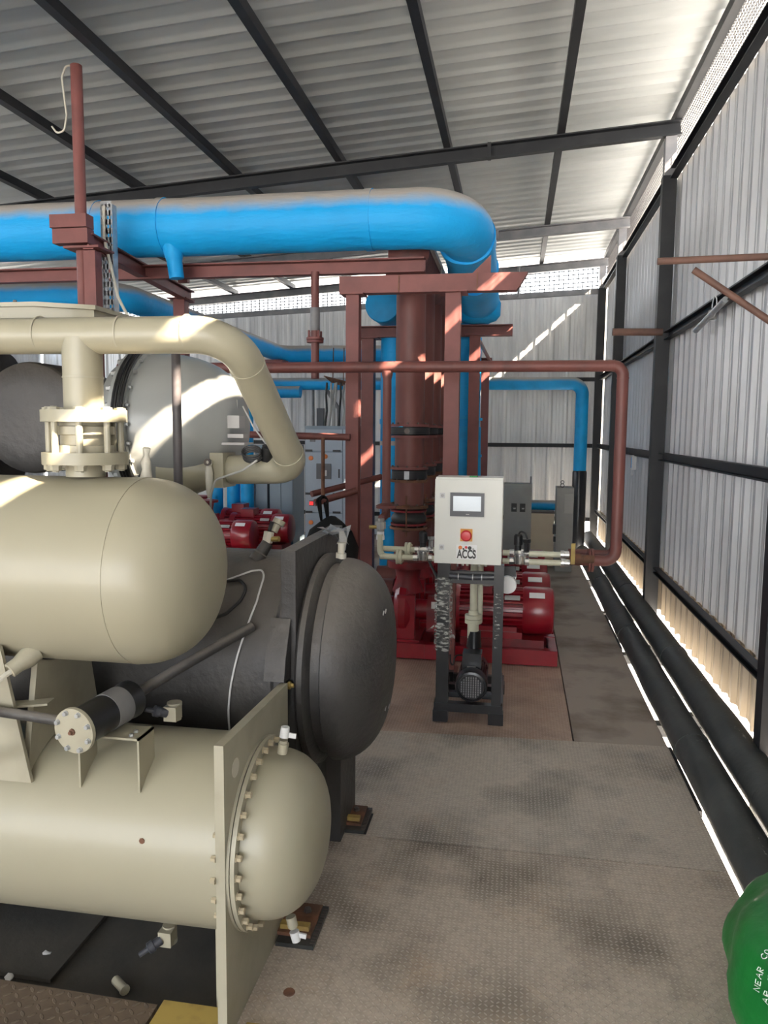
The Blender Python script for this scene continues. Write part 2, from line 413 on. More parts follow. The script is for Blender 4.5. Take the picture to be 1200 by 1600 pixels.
# ------------------------------------------------------------------ steel frame
post_lab = ['black steel post at the very right edge of the picture, cut off by it', 'black steel post nearest the two brown bracket arms on the right wall',
            'slim black post on the right wall, behind the red drop pipe', 'black corner post where the right and back walls meet']
for y, l in zip((3.72, 6.98, 9.93, 12.07), post_lab):
    p = thing('steel_post', l, 'post', (1.205, y, -.3), 'steel posts along the right wall')
    b = MB().box(1.15, 1.262, y-.05, y+.05, -.3, 3.78); b.bevel(.004, 1); b.build('shaft', 'black_steel', p)
    b = MB().box(1.16, 1.25, y-.045, y+.045, 3.78, 4.10); b.build('neck', 'grey_steel', p)
def girt(z, l, h=.07, w_=.05):
    b = MB().channel((1.236, -6.9, z), (1.236, YB-.02, z), h, w_, .01, side=-1)
    return tag(b.build('wall_girt', 'black_steel'), l, 'girt', 'girts along the right wall')
girt(3.80, 'dark top girt of the right wall, under the wire mesh strip', .09, .06)
girt(2.47, 'dark girt on the right wall at the height of the bracket arms', .07)
girt(1.45, 'dark girt across the right wall at eye level')
girt(.46, 'dusty dark girt above the tan skirting of the right wall', .05)
for z, l in ((1.45, 'dark girt crossing the back wall at eye level'), (2.45, 'dark girt crossing the back wall behind the slim blue pipe'), (.32, 'lowest girt of the back wall')):
    b = MB().channel((-8, YB-.035, z), (1.2, YB-.035, z), .06, .05, .01, side=1)
    tag(b.build('wall_girt', 'black_steel'), l, 'girt', 'girts along the back wall')
b = MB().bar((-8, YB-.03, 3.70-.36), (1.2, YB-.03, 3.70+.054), .05, .08)
tag(b.build('wall_girt', 'grey_steel'), 'pale grey rail topping the back wall under the wire mesh', 'girt', 'girts along the back wall')
raf = ['roof rafter nearest the viewer, above the top edge of the picture', 'long dark roof rafter crossing above the big blue pipe', 'second roof rafter, seen right of the blue pipe elbow', 'last roof rafter, next to the back wall mesh']
for y, l, mt in zip((3.72, 6.95, 9.85, 12.05), raf, ('black_steel', 'black_steel', 'grey_steel', 'grey_steel')):
    t = thing('roof_rafter', l, 'rafter', (-3.3, y, 3.7), 'roof rafters')
    rz = lambda x: 4.13 + .07*x - .06
    b = MB().channel((-8, y, rz(-8)), (XW, y, rz(XW)), .12, .07, .012, side=1); b.build('beam', mt, t)
    b = MB().box(-.305, -.275, y-.045, y+.04, rz(-.3)-.062, rz(-.3)+.062); b.build('splice_plate', mt, t)
pur = ['roof purlin along the eave at the top of the right wall', 'rightmost free roof purlin, ending above the far blue drop pipe', 'roof purlin running down to the blue elbow',
       'roof purlin crossing the top middle of the picture left of the elbow', 'roof purlin running from the top left corner above the tall pipe post', 'short roof purlin at the left edge behind the tall pipe post', 'faint roof purlin at the far left edge']
for x, l in zip((1.25, .31, -.65, -1.61, -2.60, -3.56, -4.52), pur):
    b = MB().bar((x, -7.0, 4.165+.07*x), (x, YB, 4.165+.07*x), .062, .07)
    tag(b.build('roof_purlin', 'black_steel'), l, 'purlin', 'roof purlins')
# wire mesh strips
def mesh_strip(P, Q, h0, h1, horiz, step=.036, r=.0021):
    b = MB(); P, Q = Vector(P), Vector(Q); L = (Q-P).length; n = int(L/step)
    for k in range(n+1):
        t = k/n; p = P.lerp(Q, t); za, zb = h0(t), h1(t)
        b.bar((p.x, p.y, za), (p.x, p.y, zb), r*2, r*2, up=(1, 0, 0) if abs((Q-P).x) > .1 else (0, 1, 0))
    for k in range(horiz+1):
        f = k/horiz
        b.bar((P.x, P.y, h0(0)*(1-f)+h1(0)*f), (Q.x, Q.y, h0(1)*(1-f)+h1(1)*f), r*2, r*2)
    return b
b = mesh_strip((XW, -6.9, 0), (XW, YB, 0), lambda t: 3.84, lambda t: 4.24, 12)
tag(b.build('wire_mesh', 'wire_mesh_grey'), 'wire mesh strip between the right wall and the roof eave', 'mesh')
b = mesh_strip((-8, YB, 0), (XW, YB, 0), lambda t: 3.36+.42*t, lambda t: 3.60+.62*t, 7, .07, .0062)
tag(b.build('wire_mesh', 'wire_mesh_grey'), 'wire mesh strip between the back wall and the roof', 'mesh')
b = MB().cyl((-.02, 12.0, 3.66), (-.02, 12.0, 4.12), .02, 8); tag(b.build('mesh_upright', 'grey_steel'), 'thin grey upright across the back wall mesh', 'rod')

# ------------------------------------------------------------------ condenser: lower cream tank
CY, CZ, CR = 2.09, .465, .274
XP = -.725
T = thing('condenser_tank', 'long cream lower tank with bolted dished end, lying on the floor', 'tank', (-1.9, CY, 0))
b = MB().lathe((-3.4, CY, CZ), (1, 0, 0), [(0, CR), (3.4+XP-.02, CR)], 56); sh = b.build('shell', 'cream', T)
b = MB().prism([(XP-.026, 1.815, 0), (XP-.026, 2.385, 0), (XP-.026, 2.385, .815), (XP-.026, 1.815, .835)], (.026, 0, 0)); b.bevel(.0025, 2)
ep = b.build('end_plate', 'cream_dull', T)
b = MB().ring((XP-.001, 1.90, .74), (1, 0, 0), .0, .026, .002, 24); 
b2 = b.build('lifting_hole', 'tape_white', ep); b2['label'] = 'pale round lifting hole near the plate corner'
b = MB()
b.ring((XP, CY, CZ), (1, 0, 0), CR-.03, CR-.002, .008, 64); b.ring((XP+.011, CY, CZ), (1, 0, 0), CR-.035, CR-.002, .012, 64)
b.build('gasket_flange', 'cream_dull', T)
b = MB().lathe((XP+.018, CY, CZ), (1, 0, 0), [(0, CR-.033), (.03, CR-.036)] + [(.03+d, r) for d, r in dish(CR-.036, .155, 14, .72)][1:], 56)
b.build('dished_head', 'cream', T)
bolts(T, circ((XP+.023, CY, CZ), (1, 0, 0), CR-.016, 30), (1, 0, 0), .0092, .016, 'bolt_mat')
bolts(T, [p for p in circ((XP-.026, CY, CZ), (1, 0, 0), CR+.004, 30) if p.y < CY-.1 and p.z < .58], (-1, 0, 0), .008, .014, 'bolt_mat', 'nut')
def nozzle(T, p, d, tip, tapcol='chrome', r=.012):
    p = Vector(p); d = Vector(d)
    b = MB().lathe(p-d*.01, d, [(0, r*1.25), (.03, r*1.25), (.032, r), (tip, r), (tip, r*.7)], 16); o = b.build('vent_nozzle', 'cream_dull', T)
    b = MB().lathe(p+d*tip, d, [(0, r*1.2), (.03, r*1.05), (.031, r*.7), (.01, r*.6)], 16).bar(p+d*(tip+.008), p+d*(tip+.008)+Vector((.035, 0, -.004)), .006, .014)
    q = b.build('vent_cap', 'wire_white', o); q['label'] = 'silvery cap wrapped in foil'
nozzle(T, (-.645, 2.07, .725), (.12, 0, .99), .04)
nozzle(T, (-.615, 2.05, .215), (.25, -.05, -.97), .035)
def drain(T, x, y, z, down=True):
    s = -1 if down else 1
    b = MB().lathe((x, y, z-.02*s*-1), (0, 0, s), [(0, .02), (.04, .02), (.045, .023), (.055, .023)], 16); a = b.build('drain_valve', 'cream_dull', T)
    b = MB().box(x-.02, x+.02, y-.035, y+.01, min(z+s*.025, z+s*.07), max(z+s*.025, z+s*.07)); b.bevel(.004, 1); b.build('valve_block', 'cream_dull', a)
    b = MB().lathe((x-.012, y-.03, z+s*.05), (-.55, -.5, s*.28), [(0, .014), (.022, .014), (.024, .017), (.04, .017), (.044, .008), (.07, .007)], 14); q = b.build('valve_stem', 'screen_frame', a); q['label'] = 'dark blue capped stem'
drain(T, -.985, 2.02, .195)
drain(T, -1.02, 2.16, .735, False)
b = MB().prism([(-.79, CY-.16, .0), (-.79, CY+.16, 0), (-.79, CY+.16, .26), (-.79, CY-.16, .26)], (-.012, 0, 0)); b.build('saddle', 'cream_dull', T)
# rust chip on the shell
b = MB().lathe((-.965, 1.828, .545), (0, -1, .1), [(0, .009), (.0015, .007)], 7); q = b.build('rust_chip', 'rust', sh); q['label'] = 'rusty chip in the cream paint'

# ------------------------------------------------------------------ upper cream tank (separator)
UZ, UR = 1.235, .273
U = thing('separator_tank', 'smooth cream upper tank with domed end, above the bolted lower tank', 'tank', (-1.7, CY, .962))
b = MB().lathe((-3.4, CY, UZ), (1, 0, 0), [(0, UR), (3.4-1.06, UR)] + [(3.4-1.06+d, r) for d, r in dish(UR, .205, 18, .66)][1:], 64)
b.build('shell', 'cream', U)
b = MB().ring((-1.063, CY, UZ), (1, 0, 0), UR-.002, UR+.0012, .006, 64); b.build('weld_seam', 'cream', U)
def arc_y(cz, r, y): return math.sqrt(r*r-(y-CY)**2)
for x in (-1.72, -1.36):
    lo = [(x, CY-.2+.4*i/12, CZ+arc_y(CZ, CR+.004, CY-.2+.4*i/12)) for i in range(13)]
    hi = [(x, CY+.13-.26*i/12, UZ-arc_y(UZ, UR+.004, CY+.13-.26*i/12)) for i in range(13)]
    b = MB().prism(lo+hi, (.018, 0, 0)); b.build('saddle_plate', 'cream_dull', U)
b = MB().prism([(-1.74, CY-.215, .655), (-1.32, CY-.215, .655), (-1.40, CY-.215, 1.045), (-1.66, CY-.215, 1.045)], (0, .012, 0)); b.build('saddle_plate', 'cream_dull', U)
b = MB().bar((-1.70, CY-.225, .835), (-1.285, CY-.16, .875), .05, .006); b.build('cross_strap', 'cream_dull', U)
b = MB().lathe((-1.325, 1.93, 1.02), (-.45, -.75, -.45), [(0, .027), (.03, .03), (.06, .022), (.085, .022), (.087, .015), (.07, .012)], 20); b.build('sensor_boss', 'cream_dull', U)
# flat taped sensor lead
b = MB(); b.sweep(fillet([(-1.36, 1.865, .98), (-1.385, 1.82, .955), (-1.405, 1.80, .89), (-1.355, 1.785, .80), (-1.36, 1.78, .765), (-1.42, 1.78, .742), (-1.60, 1.80, .715)], .03, 5), [(-.010, -.003), (.010, -.003), (.010, .003), (-.010, .003)])
tag(b.build('sensor_lead', 'tape_white', None, 60), 'off-white taped sensor lead hanging from the upper tank boss', 'cable')

# filter drier lying across the tanks, on its bracket
D = thing('filter_drier', 'black filter cylinder with bolted round rusty end cover, between the two tanks', 'filter', (-1.13, 1.95, .78))
p0 = Vector((-1.137, 1.800, .85)); dd = Vector((.16, 1, .04)).normalized()
b = MB().lathe(p0+dd*.012, dd, [(0, .060), (.008, .060), (.010, .053), (.13, .053), (.131, .050), (.20, .050), (.21, .056), (.225, .056), (.227, .03), (.25, .02)], 36); b.build('body', 'black_paint', D)
b = MB().ring(p0+dd*.125, dd, .05, .0545, .065, 36); q = b.build('name_band', 'grey_steel', D); q['label'] = 'grey name band'
b = MB().lathe(p0, dd, [(-.004, .0), (-.004, .02), (0, .062), (.010, .063), (.010, .05)], 36); cv = b.build('end_cover', 'cream_dull', D); 
bolts(cv, circ(p0-dd*.001, -dd, .052, 8, .5), -dd, .0065, .010, 'galv_part')
b = MB().lathe(p0, -dd, [(0, .010), (.008, .009), (.010, .006), (.016, .005)], 10); q = b.build('plug', 'rust', cv)
bp = p0+dd*.13
b = MB(); b.sweep([(bp.x-.09, bp.y, .70), (bp.x-.09, bp.y, bp.z-.052), (bp.x+.115, bp.y, bp.z-.052), (bp.x+.115, bp.y, .66)], [(-.004, -.045), (.004, -.045), (.004, .045), (-.004, .045)])
b.bm.free(); b = MB()
y0, y1 = bp.y-.045, bp.y+.045
for xa, zt in ((bp.x-.062, bp.z-.05), (bp.x+.115, bp.z-.05)):
    b.prism([(xa, y0, CZ+arc_y(CZ, CR+.004, y0)), (xa, y1, CZ+arc_y(CZ, CR+.004, y1)), (xa, y1, zt), (xa, y0, zt)], (.006, 0, 0))
b.box(bp.x-.062, bp.x+.121, y0, y1, bp.z-.056, bp.z-.05); b.bevel(.0015, 1)
br = b.build('bracket', 'cream', D)
bolts(br, [(bp.x+.09, bp.y, bp.z-.05), (bp.x+.09, bp.y-.028, bp.z-.05)], (0, 0, 1), .006, .007, 'galv_part')
pe = p0+dd*.24
b = MB().tube(fillet([pe, pe+dd*.05+Vector((.01, .02, .01)), (-.98, 2.22, .93), (-.86, 2.42, .99)], .05, 5), .017, 14)
tag(b.build('liquid_pipe', 'black_lag'), 'thin black lagged pipe rising from the filter cylinder towards the dark drum', 'pipe')
b = MB().tube(fillet([(-2.2, 1.85, .875), (-1.40, 1.85, .868), (-1.20, 1.855, .852)], .05, 5), .0145, 14)
tag(b.build('liquid_pipe', 'black_lag'), 'thin black lagged pipe entering the filter cylinder from the left edge', 'pipe')

# ------------------------------------------------------------------ cream discharge pipe
G = thing('discharge_pipe', 'bent cream pipe with flanged neck standing on the upper tank', 'pipe', (-1.25, CY, 1.50))
PR = .0525
A0, A1, A2, A3 = Vector((-3.0, CY, 1.925)), Vector((-.79, CY, 1.915)), Vector((-.765, 2.62, 1.515)), Vector((-1.015, 2.66, 1.505))
ctr = fillet([A0, A1, A2, A3], [.12, .085], 12)
b = MB().tube(ctr, PR, 32); mp = b.build('main_pipe', 'cream', G)
d1 = (A2-A1).normalized()
for c, d in ((Vector((-1.38, CY, 1.9205)), (1, 0, 0)), (Vector((-1.125, CY, 1.9195)), (1, 0, 0)), (Vector((-.925, CY, 1.919)), (1, 0, 0)), (A1+d1*.125, d1), (A2-d1*.095, d1)):
    b = MB().ring(c, d, PR-.002, PR+.0022, .005, 32); b.build('weld_bead', 'cream_dull', mp)
NX = -1.25
b = MB().lathe((NX, CY, 1.509), (0, 0, 1), [(0, .056), (.40, .056)], 32); b.build('neck', 'cream', G)
b = MB().ring((NX, CY, 1.795), (0, 0, 1), .054, .058, .004, 32); b.build('weld_bead', 'cream_dull', G)
fl = []
for z in (1.668, 1.546):
    b = MB()._add([], []); b.lathe((NX, CY, z), (0, 0, 1), [(0, .120), (.034, .120)], 8 if False else 40); b.bevel(.003, 2)
    fl.append(b.build('flange', 'cream', G))
b = MB().lathe((NX, CY, 1.580), (0, 0, 1), [(0, .08), (.02, .08), (.022, .068), (.05, .068), (.052, .083), (.075, .083), (.077, .07), (.09, .07)], 32); b.build('valve_body', 'cream_dull', G)
for p in circ((NX, CY, 1.60), (0, 0, 1), .100, 8, .5):
    b = MB().cyl((p.x, p.y, 1.525), (p.x, p.y, 1.712), .0095, 10); b.build('stud', 'cream_dull', G)
bolts(G, circ((NX, CY, 1.702), (0, 0, 1), .100, 8, .5), (0, 0, 1), .016, .008, 'cream_dull', 'nut')
bolts(G, circ((NX, CY, 1.546), (0, 0, 1), .100, 8, .5), (0, 0, -1), .016, .018, 'cream_dull', 'nut')
b = MB().box(-1.072, -1.022, 2.655-.062, 2.655+.062, 1.505-.062, 1.505+.062); b.bevel(.006, 2); b.build('square_flange', 'cream', G)

# cream control box behind the pipe, top left
K = thing('control_box', 'cream lidded box behind the bent cream pipe, at the left edge', 'box', (-1.9, 2.45, 1.80))
poly = [(-2.6, 2.33), (-1.56, 2.33), (-1.40, 2.42), (-1.40, 2.62), (-2.6, 2.62)]
b = MB().prism([(x, y, 1.93) for x, y in poly], (0, 0, .113)); b.build('body', 'cream', K)
b = MB().prism([(x+(.012 if x > -2 else 0), y+(-.012 if y < 2.5 else .012), 2.043) for x, y in poly], (0, 0, .014)); b.bevel(.003, 1); b.build('lid', 'cream', K)
bolts(K, [(-1.62, 2.32, 2.057), (-1.95, 2.32, 2.057), (-1.42, 2.45, 2.057)], (0, 0, 1), .006, .006, 'bolt_dark')

# ------------------------------------------------------------------ compressor: pale grey domed casing and black lagged suction end
P = thing('compressor', 'pale grey domed compressor behind the bent cream pipe', 'compressor', (-1.4, 2.72, 1.40))
PY, PZ = 2.78, 1.665
b = MB().lathe((-1.49, PY, PZ), (1, 0, 0), [(0, .20), (.02, .235), (.07, .235), (.08, .285), (.115, .285)], 48); b.build('casing', 'pale_grey', P)
b = MB().lathe((-1.375, PY, PZ), (1, 0, 0), [(0, .285), (.03, .285), (.032, .270)] + [(.032+d, r) for d, r in dish(.270, .325, 16, .60)][1:], 56); dm = b.build('dome', 'pale_grey', P)
bolts(P, circ((-1.41, PY, PZ), (-1, 0, 0), .272, 26), (-1, 0, 0), .011, .02, 'pale_grey')
bolts(P, circ((-1.343, PY, PZ), (1, 0, 0), .2775, 26), (1, 0, 0), .007, .012, 'pale_grey')
b = MB()
for k in range(4):
    b.tube([Vector((-1.385+.012*k, PY, PZ)) + Vector((0, math.cos(a), math.sin(a)))*(.294+.004*(k % 2)) for a in [PI*.55+PI*1.0*i/24 for i in range(25)]], .0055, 8)
b.build('cable_loom', 'black_plain', P)
b = MB().lathe((-1.26, 2.68, 1.50), (1, -.02, 0), [(0, .12), (.08, .095), (.17, .062), (.185, .062)], 32); b.build('discharge_port', 'cream', P)
b = MB().box(-1.06, -1.02, 2.74, 2.81, 1.60, 1.76); b.bevel(.006, 2); b.build('terminal_cover', 'pale_grey', P)
b = MB().box(-1.03, -.985, 2.66, 2.72, 1.655, 1.70).box(-1.03, -.97, 2.66, 2.72, 1.62, 1.634).box(-1.05, -.96, 2.64, 2.74, 1.595, 1.603); b.build('fitting_stack', 'wire_grey', P)
b = MB().lathe((-1.085, 2.63, 1.79), (.55, -.75, .35), [(0, .018), (.002, .018)], 6); q = b.build('warning_sticker', 'yellow_paint', P); q['label'] = 'small yellow sticker'
b = MB().box(-1.46, -1.41, 2.70, 2.86, 1.20, 1.48); b.build('foot', 'pale_grey', P)
# black lagged suction end
S = thing('suction_end', 'round dark grey lagged suction end with ribbed sleeves, at the left edge', 'pipe', (-1.75, 2.5, 1.45))
b = MB().lathe((-1.69, 2.80, 1.685), (.02, -1, 0), [(0, .195), (.32, .195), (.335, .19), (.345, .175), (.35, .12), (.352, 0)], 56); b.build('lagged_cover', 'black_lag', S)
for z in (1.50, 1.84):
    b = MB().lathe((-2.5, 2.62, z), (1, 0, 0), [(i*.011, .085 if i % 2 else .074) for i in range(58)], 28); b.build('ribbed_sleeve', 'black_rubber', S)
# pressure transmitter and wires on the discharge pipe
W = thing('coiled_cable', 'small coil of black cable resting on the lower bend of the cream pipe', 'cable', (-.90, 2.57, 1.55))
b = MB()
for k in range(4):
    b.tube([Vector((-.905+.034*math.cos(a), 2.575+.012*math.sin(a)-.004*k, 1.556+.006*k+.019*math.sin(a))) for a in [2*PI*i/18 for i in range(19)]], .0038, 6, False)
b.build('coil', 'black_plain', W)
b = MB().lathe((-.868, 2.60, 1.545), (.25, -.2, .6), [(0, .02), (.03, .024), (.05, .024), (.055, .012), (.07, .008)], 14); b.build('transmitter', 'black_plain', W)
b = MB().tube(fillet([(-.88, 2.55, 1.545), (-.93, 2.54, 1.51), (-1.03, 2.54, 1.475), (-1.055, 2.56, 1.42), (-1.07, 2.58, 1.30), (-1.085, 2.62, 1.19)], .03, 5), .004, 7)
tag(b.build('signal_cable', 'cable_grey'), 'thin grey cable dropping from the coil to the dark drum', 'cable')
b = MB().tube(fillet([(-.865, 2.60, 1.60), (-.90, 2.57, 1.66), (-.93, 2.55, 1.73)], .03, 5), .003, 7)
tag(b.build('signal_cable', 'wire_grey'), 'thin grey cable rising from the coil beside the cream pipe', 'cable')
# wrapped valve on the compressor port
V = thing('service_valve', 'white tape wrapped service valve beside the square cream flange', 'valve', (-1.065, 2.57, 1.42))
b = MB().lathe((-1.068, 2.575, 1.41), (0, 0, 1), [(0, .006), (.02, .010), (.06, .014), (.09, .013), (.11, .009), (.115, .013), (.13, .013)], 12).jitter(.003, 60); b.build('body', 'tape_white', V)
b = MB().ring((-1.068, 2.56, 1.535), (0, 1, 0), .006, .013, .01, 14); b.build('ring_handle', 'bolt_dark', V)
V = thing('service_valve', 'white tape wrapped valve between the neck flange and the grey dome', 'valve', (-1.09, 2.17, 1.50))
b = MB().lathe((-1.10, 2.17, 1.47), (0, 0, 1), [(0, .012), (.03, .018), (.06, .012), (.08, .017), (.10, .010), (.12, .012), (.125, .006)], 12).jitter(.008, 40, 3); b.build('body', 'tape_white', V)
# dark upright tube standing between pipe and dome
b = MB().cyl((-1.085, 2.36, 1.25), (-1.085, 2.36, 1.95), .0145, 18)
tag(b.build('upright_tube', 'tube_grey'), 'dark upright tube passing in front of the grey dome', 'pipe')

# ------------------------------------------------------------------ evaporator: big black lagged drum
EY, EZ, ER = 2.80, .79, .40
E_ = thing('evaporator_drum', 'big black lagged drum with dished end, behind the cream tanks', 'tank', (-1.6, EY, 0))
b = MB().lathe((-3.6, EY, EZ), (1, 0, 0), [(0, ER), (3.6-.79, ER), (3.6-.775, ER+.012), (3.6-.75, ER+.012)], 64); b.build('shell', 'black_lag', E_)
b = MB().box(-.765, -.715, 2.445, 3.155, 0, 1.25); b.bevel(.012, 3); b.jitter(.003, 9); tp = b.build('tube_sheet', 'black_lag', E_)
b = MB().prism([(-.80, 2.42, 1.02), (-.725, 2.42, 1.02), (-.725, 2.33, .80), (-.725, 2.33, .74), (-.80, 2.33, .74), (-.80, 2.33, .80)][0:0] or [(-.80, 2.44, 1.02), (-.80, 2.38, .90), (-.80, 2.36, .825), (-.80, 2.44, .815)], (.07, 0, 0)); b.bevel(.008, 2); lg = b.build('lagged_lug', 'black_lag', E_)
b = MB().lathe((-.73, 2.41, .80), (1, 0, 0), [(0, .014), (.008, .014), (.010, .008), (.02, .008)], 6); q = b.build('lug_bolt', 'brass', lg); q['label'] = 'brass coloured bolt'
b = MB().lathe((-.715, EY, EZ), (1, 0, 0), [(0, ER-.02), (.012, ER-.006), (.03, ER-.006), (.045, ER-.03), (.048, ER-.045), (.09, ER-.05)], 64); b.build('flange_ring', 'black_lag', E_)
b = MB().lathe((-.627, EY, EZ), (1, 0, 0), [(-.01, ER-.05), (0, ER-.022)] + dish(ER-.022, .185, 16, .62)[1:], 64); b.build('dished_head', 'black_lag', E_)
for y, z in ((2.70, .985), (2.73, .985), (2.72, .62), (2.80, .60)):
    rr = math.hypot(y-EY, z-EZ); x = -.627+.185*math.sqrt(max(1-(rr/(ER-.022))**(2/.62), 0))
    b = MB().bar((x+.001, y-.008, z), (x+.001, y+.008, z+.012), .004, .003); q = b.build('scuff_mark', 'wire_grey', E_); q['label'] = 'pale scuff mark'
b = MB().box(-.735, -.655, 2.87, 3.16, 0, .42); b.bevel(.01, 2); b.build('lagged_foot', 'black_lag', E_)
b = MB().lathe((-.64, EY, 1.17), (.05, 0, 1), [(0, .02), (.02, .02), (.021, .013), (.05, .013), (.06, .018)], 14).jitter(.003, 50); b.build('vent_nozzle', 'tape_white', E_)
b = MB()
for k in range(16):
    a = k*2.4; p = Vector((-.70+.03*math.cos(a), 2.93+.05*math.sin(a*1.7), 1.252+.012*math.sin(a*3)))
    b._add([p, p+Vector((.035*math.cos(a*2), .03, .010)), p+Vector((.05*math.sin(a), -.01, .012-.03*(k % 3))), p+Vector((.02, -.025, .004))], [(0, 1, 2), (0, 2, 3)])
q = b.build('foil_wrap', 'galv_part', E_); q['label'] = 'crumpled silver foil round the vent'
b = MB()
for k in range(5):
    b.tube(fillet([(-.70, 2.90+.012*k, 1.256), (-.665, 2.89+.012*k, 1.262), (-.655+.006*k, 2.85, 1.235), (-.645+.004*k, 2.81, 1.20)], .02, 4), .004, 6)
b.build('sensor_wires', 'wire_grey', E_)
V = thing('angle_valve', 'cream angle valve with dark handle on top of the black drum', 'valve', (-.90, 2.75, 1.18))
b = MB().lathe((-.94, 2.70, 1.165), (.45, .3, .8), [(0, .03), (.03, .03), (.035, .024), (.08, .022)], 18); b.build('lagged_base', 'black_lag', V)
b = MB().lathe((-.905, 2.725, 1.232), (.15, .1, .9), [(0, .020), (.04, .020), (.042, .016)], 8); b.build('body', 'tape_white', V)
b = MB().lathe((-.885, 2.745, 1.27), (.35, .3, .8), [(0, .014), (.03, .014), (.032, .024), (.05, .024)], 14); b.build('cap', 'cream_dull', V)
b = MB().bar((-.90, 2.735, 1.27), (-.888, 2.735, 1.31), .006, .014); b.build('handle', 'black_plain', V)
b = MB().cyl((-.89, 2.725, 1.245), (-.855, 2.715, 1.248), .010, 8); b.build('outlet', 'brass', V)
def on_drum(pts, out=.006):
    """points (x, z, extra) laid on the front of the drum"""
    P = []
    for x, z, *k in pts:
        dz = z-EZ; P.append((x, EY-math.sqrt(max((ER+out)**2-dz*dz, 0)), z))
    return P
def dense(pts, n=6):
    return [(p[0]+(q[0]-p[0])*k/n, p[1]+(q[1]-p[1])*k/n) for p, q in zip(pts, pts[1:]) for k in range(n)] + [pts[-1]]
b = MB().tube(on_drum(dense([(p.x, p.z) for p in fillet([(-1.05, 0, 1.10), (-.98, 0, 1.125), (-.925, 0, 1.145), (-.885, 0, 1.15), (-.868, 0, 1.13), (-.868, 0, 1.06), (-.885, 0, .98), (-.905, 0, .90), (-.925, 0, .80), (-.94, 0, .70), (-.95, 0, .60)], .03, 4)], 4)), .0035, 7)
tag(b.build('sensor_cable', 'wire_white'), 'thin pale cable running down over the black drum', 'cable')
b = MB().tube(on_drum(dense([(p.x, p.z) for p in fillet([(-1.06, 0, 1.095), (-1.0, 0, 1.115), (-.95, 0, 1.12), (-.915, 0, 1.10), (-.925, 0, 1.06), (-.965, 0, 1.02), (-1.02, 0, 1.0), (-1.09, 0, .99)], .03, 5)], 3), .010), .0055, 7)
tag(b.build('looped_hose', 'black_plain'), 'black hose loop lying against the drum beside the upper tank', 'hose')

# base pads, angle irons, litter on the floor
def pad(l, x0, x1, y0, y1):
    t = thing('base_pad', l, 'pad', ((x0+x1)/2, (y0+y1)/2, 0), 'rusty base pads beside the tanks')
    b = MB().box(x0, x1, y0, y1, 0, .014); b.bevel(.003, 1); b.build('ribbed_rubber', 'black_rubber', t)
    b = MB().box(x0-.02, x1-.018, y0+.035, y1-.012, .014, .026); q = b.build('steel_plate', 'rust', t)
    b = MB().box(x0, x1-.028, y0+.05, y0+.075, .026, .042); q = b.build('stop_bar', 'yellow_paint', t)
    b = MB()
    for k in range(14): b.box(x1-.014, x1+.002, y0+.01+k*(y1-y0-.02)/14, y0+.016+k*(y1-y0-.02)/14, .004, .017)
    b.build('tooth_strip', 'bolt_dark', t)
    bolts(t, [(x1-.06, y1-.055, .026)], (0, 0, 1), .012, .012, 'bolt_dark')
pad('rusty base pad with brown bolt beside the bolted cream head', -.72, -.595, 2.22, 2.43)
pad('rusty base pad with yellow edge at the foot of the black drum', -.685, -.575, 2.945, 3.145)
b = MB().box(-.595, -.565, 2.945, 3.12, .0, .0015); tag(b.build('slot_cover', 'black_plain'), 'narrow black slot in the floor beside the drum pad', 'slot')
b = MB().box(-.955, -.758, 1.845, 1.90, .004, .07).box(-.694, -.60, 1.77, 1.845, .001, .06)
b.bm.free()
b = MB().box(-.945, -.756, 1.80, 1.895, .0, .035); b.bevel(.004, 1); tag(b.build('angle_iron', 'yellow_paint'), 'worn yellow steel angle left of the cream end plate, at the bottom edge', 'angle iron')
b = MB().box(-.695, -.56, 1.74, 1.885, .0, .012); b.bevel(.004, 1); tag(b.build('angle_iron', 'yellow_paint'), 'worn yellow steel plate right of the cream end plate, at the bottom edge', 'angle iron')
b = MB().cyl((-1.165, 2.02, -.028), (-1.115, 1.985, -.028), .0135, 14); b.cyl((-1.12, 1.988, -.028), (-1.113, 1.983, -.028), .0155, 14)
tag(b.build('pipe_scrap', 'cream_dull'), 'short grey pipe offcut lying on the dark floor under the tank', 'pipe offcut')
b = MB().lathe((-1.135, 1.945, -.045), (.1, 0, 1), [(0, .017), (.006, .016), (.010, .006)], 6).jitter(.004, 60); tag(b.build('paper_scrap', 'wire_white'), 'small white scrap in front of the pipe offcut', 'litter')
b = MB().lathe((-.93, 1.905, -.045), (.1, 0, 1), [(0, .012), (.012, .010), (.016, .004)], 6).jitter(.004, 60, 4); tag(b.build('paper_scrap', 'wire_white'), 'small grey scrap beside the yellow angle', 'litter')
b = MB().lathe((-1.44, 2.09, -.03), (.1, 0, 1), [(0, .016), (.003, .012), (.004, .006)], 7).jitter(.008, 50, 9); tag(b.build('paint_flake', 'wire_white'), 'pale flake on the dark sheet under the tank, farther from the viewer', 'litter')
b = MB().lathe((-1.49, 1.975, -.028), (.1, 0, 1), [(0, .014), (.003, .012), (.004, .006)], 7).jitter(.008, 50, 2); tag(b.build('paint_flake', 'wire_white'), 'pale flake on the dark sheet at the left edge', 'litter')
b = MB().channel((-2.4, 2.05, .0), (-1.42, 2.62, .0), .05, .05, .006); tag(b.build('steel_angle', 'grey_steel'), 'dark steel channel lying on the floor under the lower tank', 'channel')
b = MB().lathe((-.617, 2.03, .0), (0, 0, 1), [(0, .018), (.003, .016), (.003, .008)], 14); tag(b.build('floor_bolt', 'rust'), 'rusty bolt set in the tread plate beside the end plate', 'bolt')

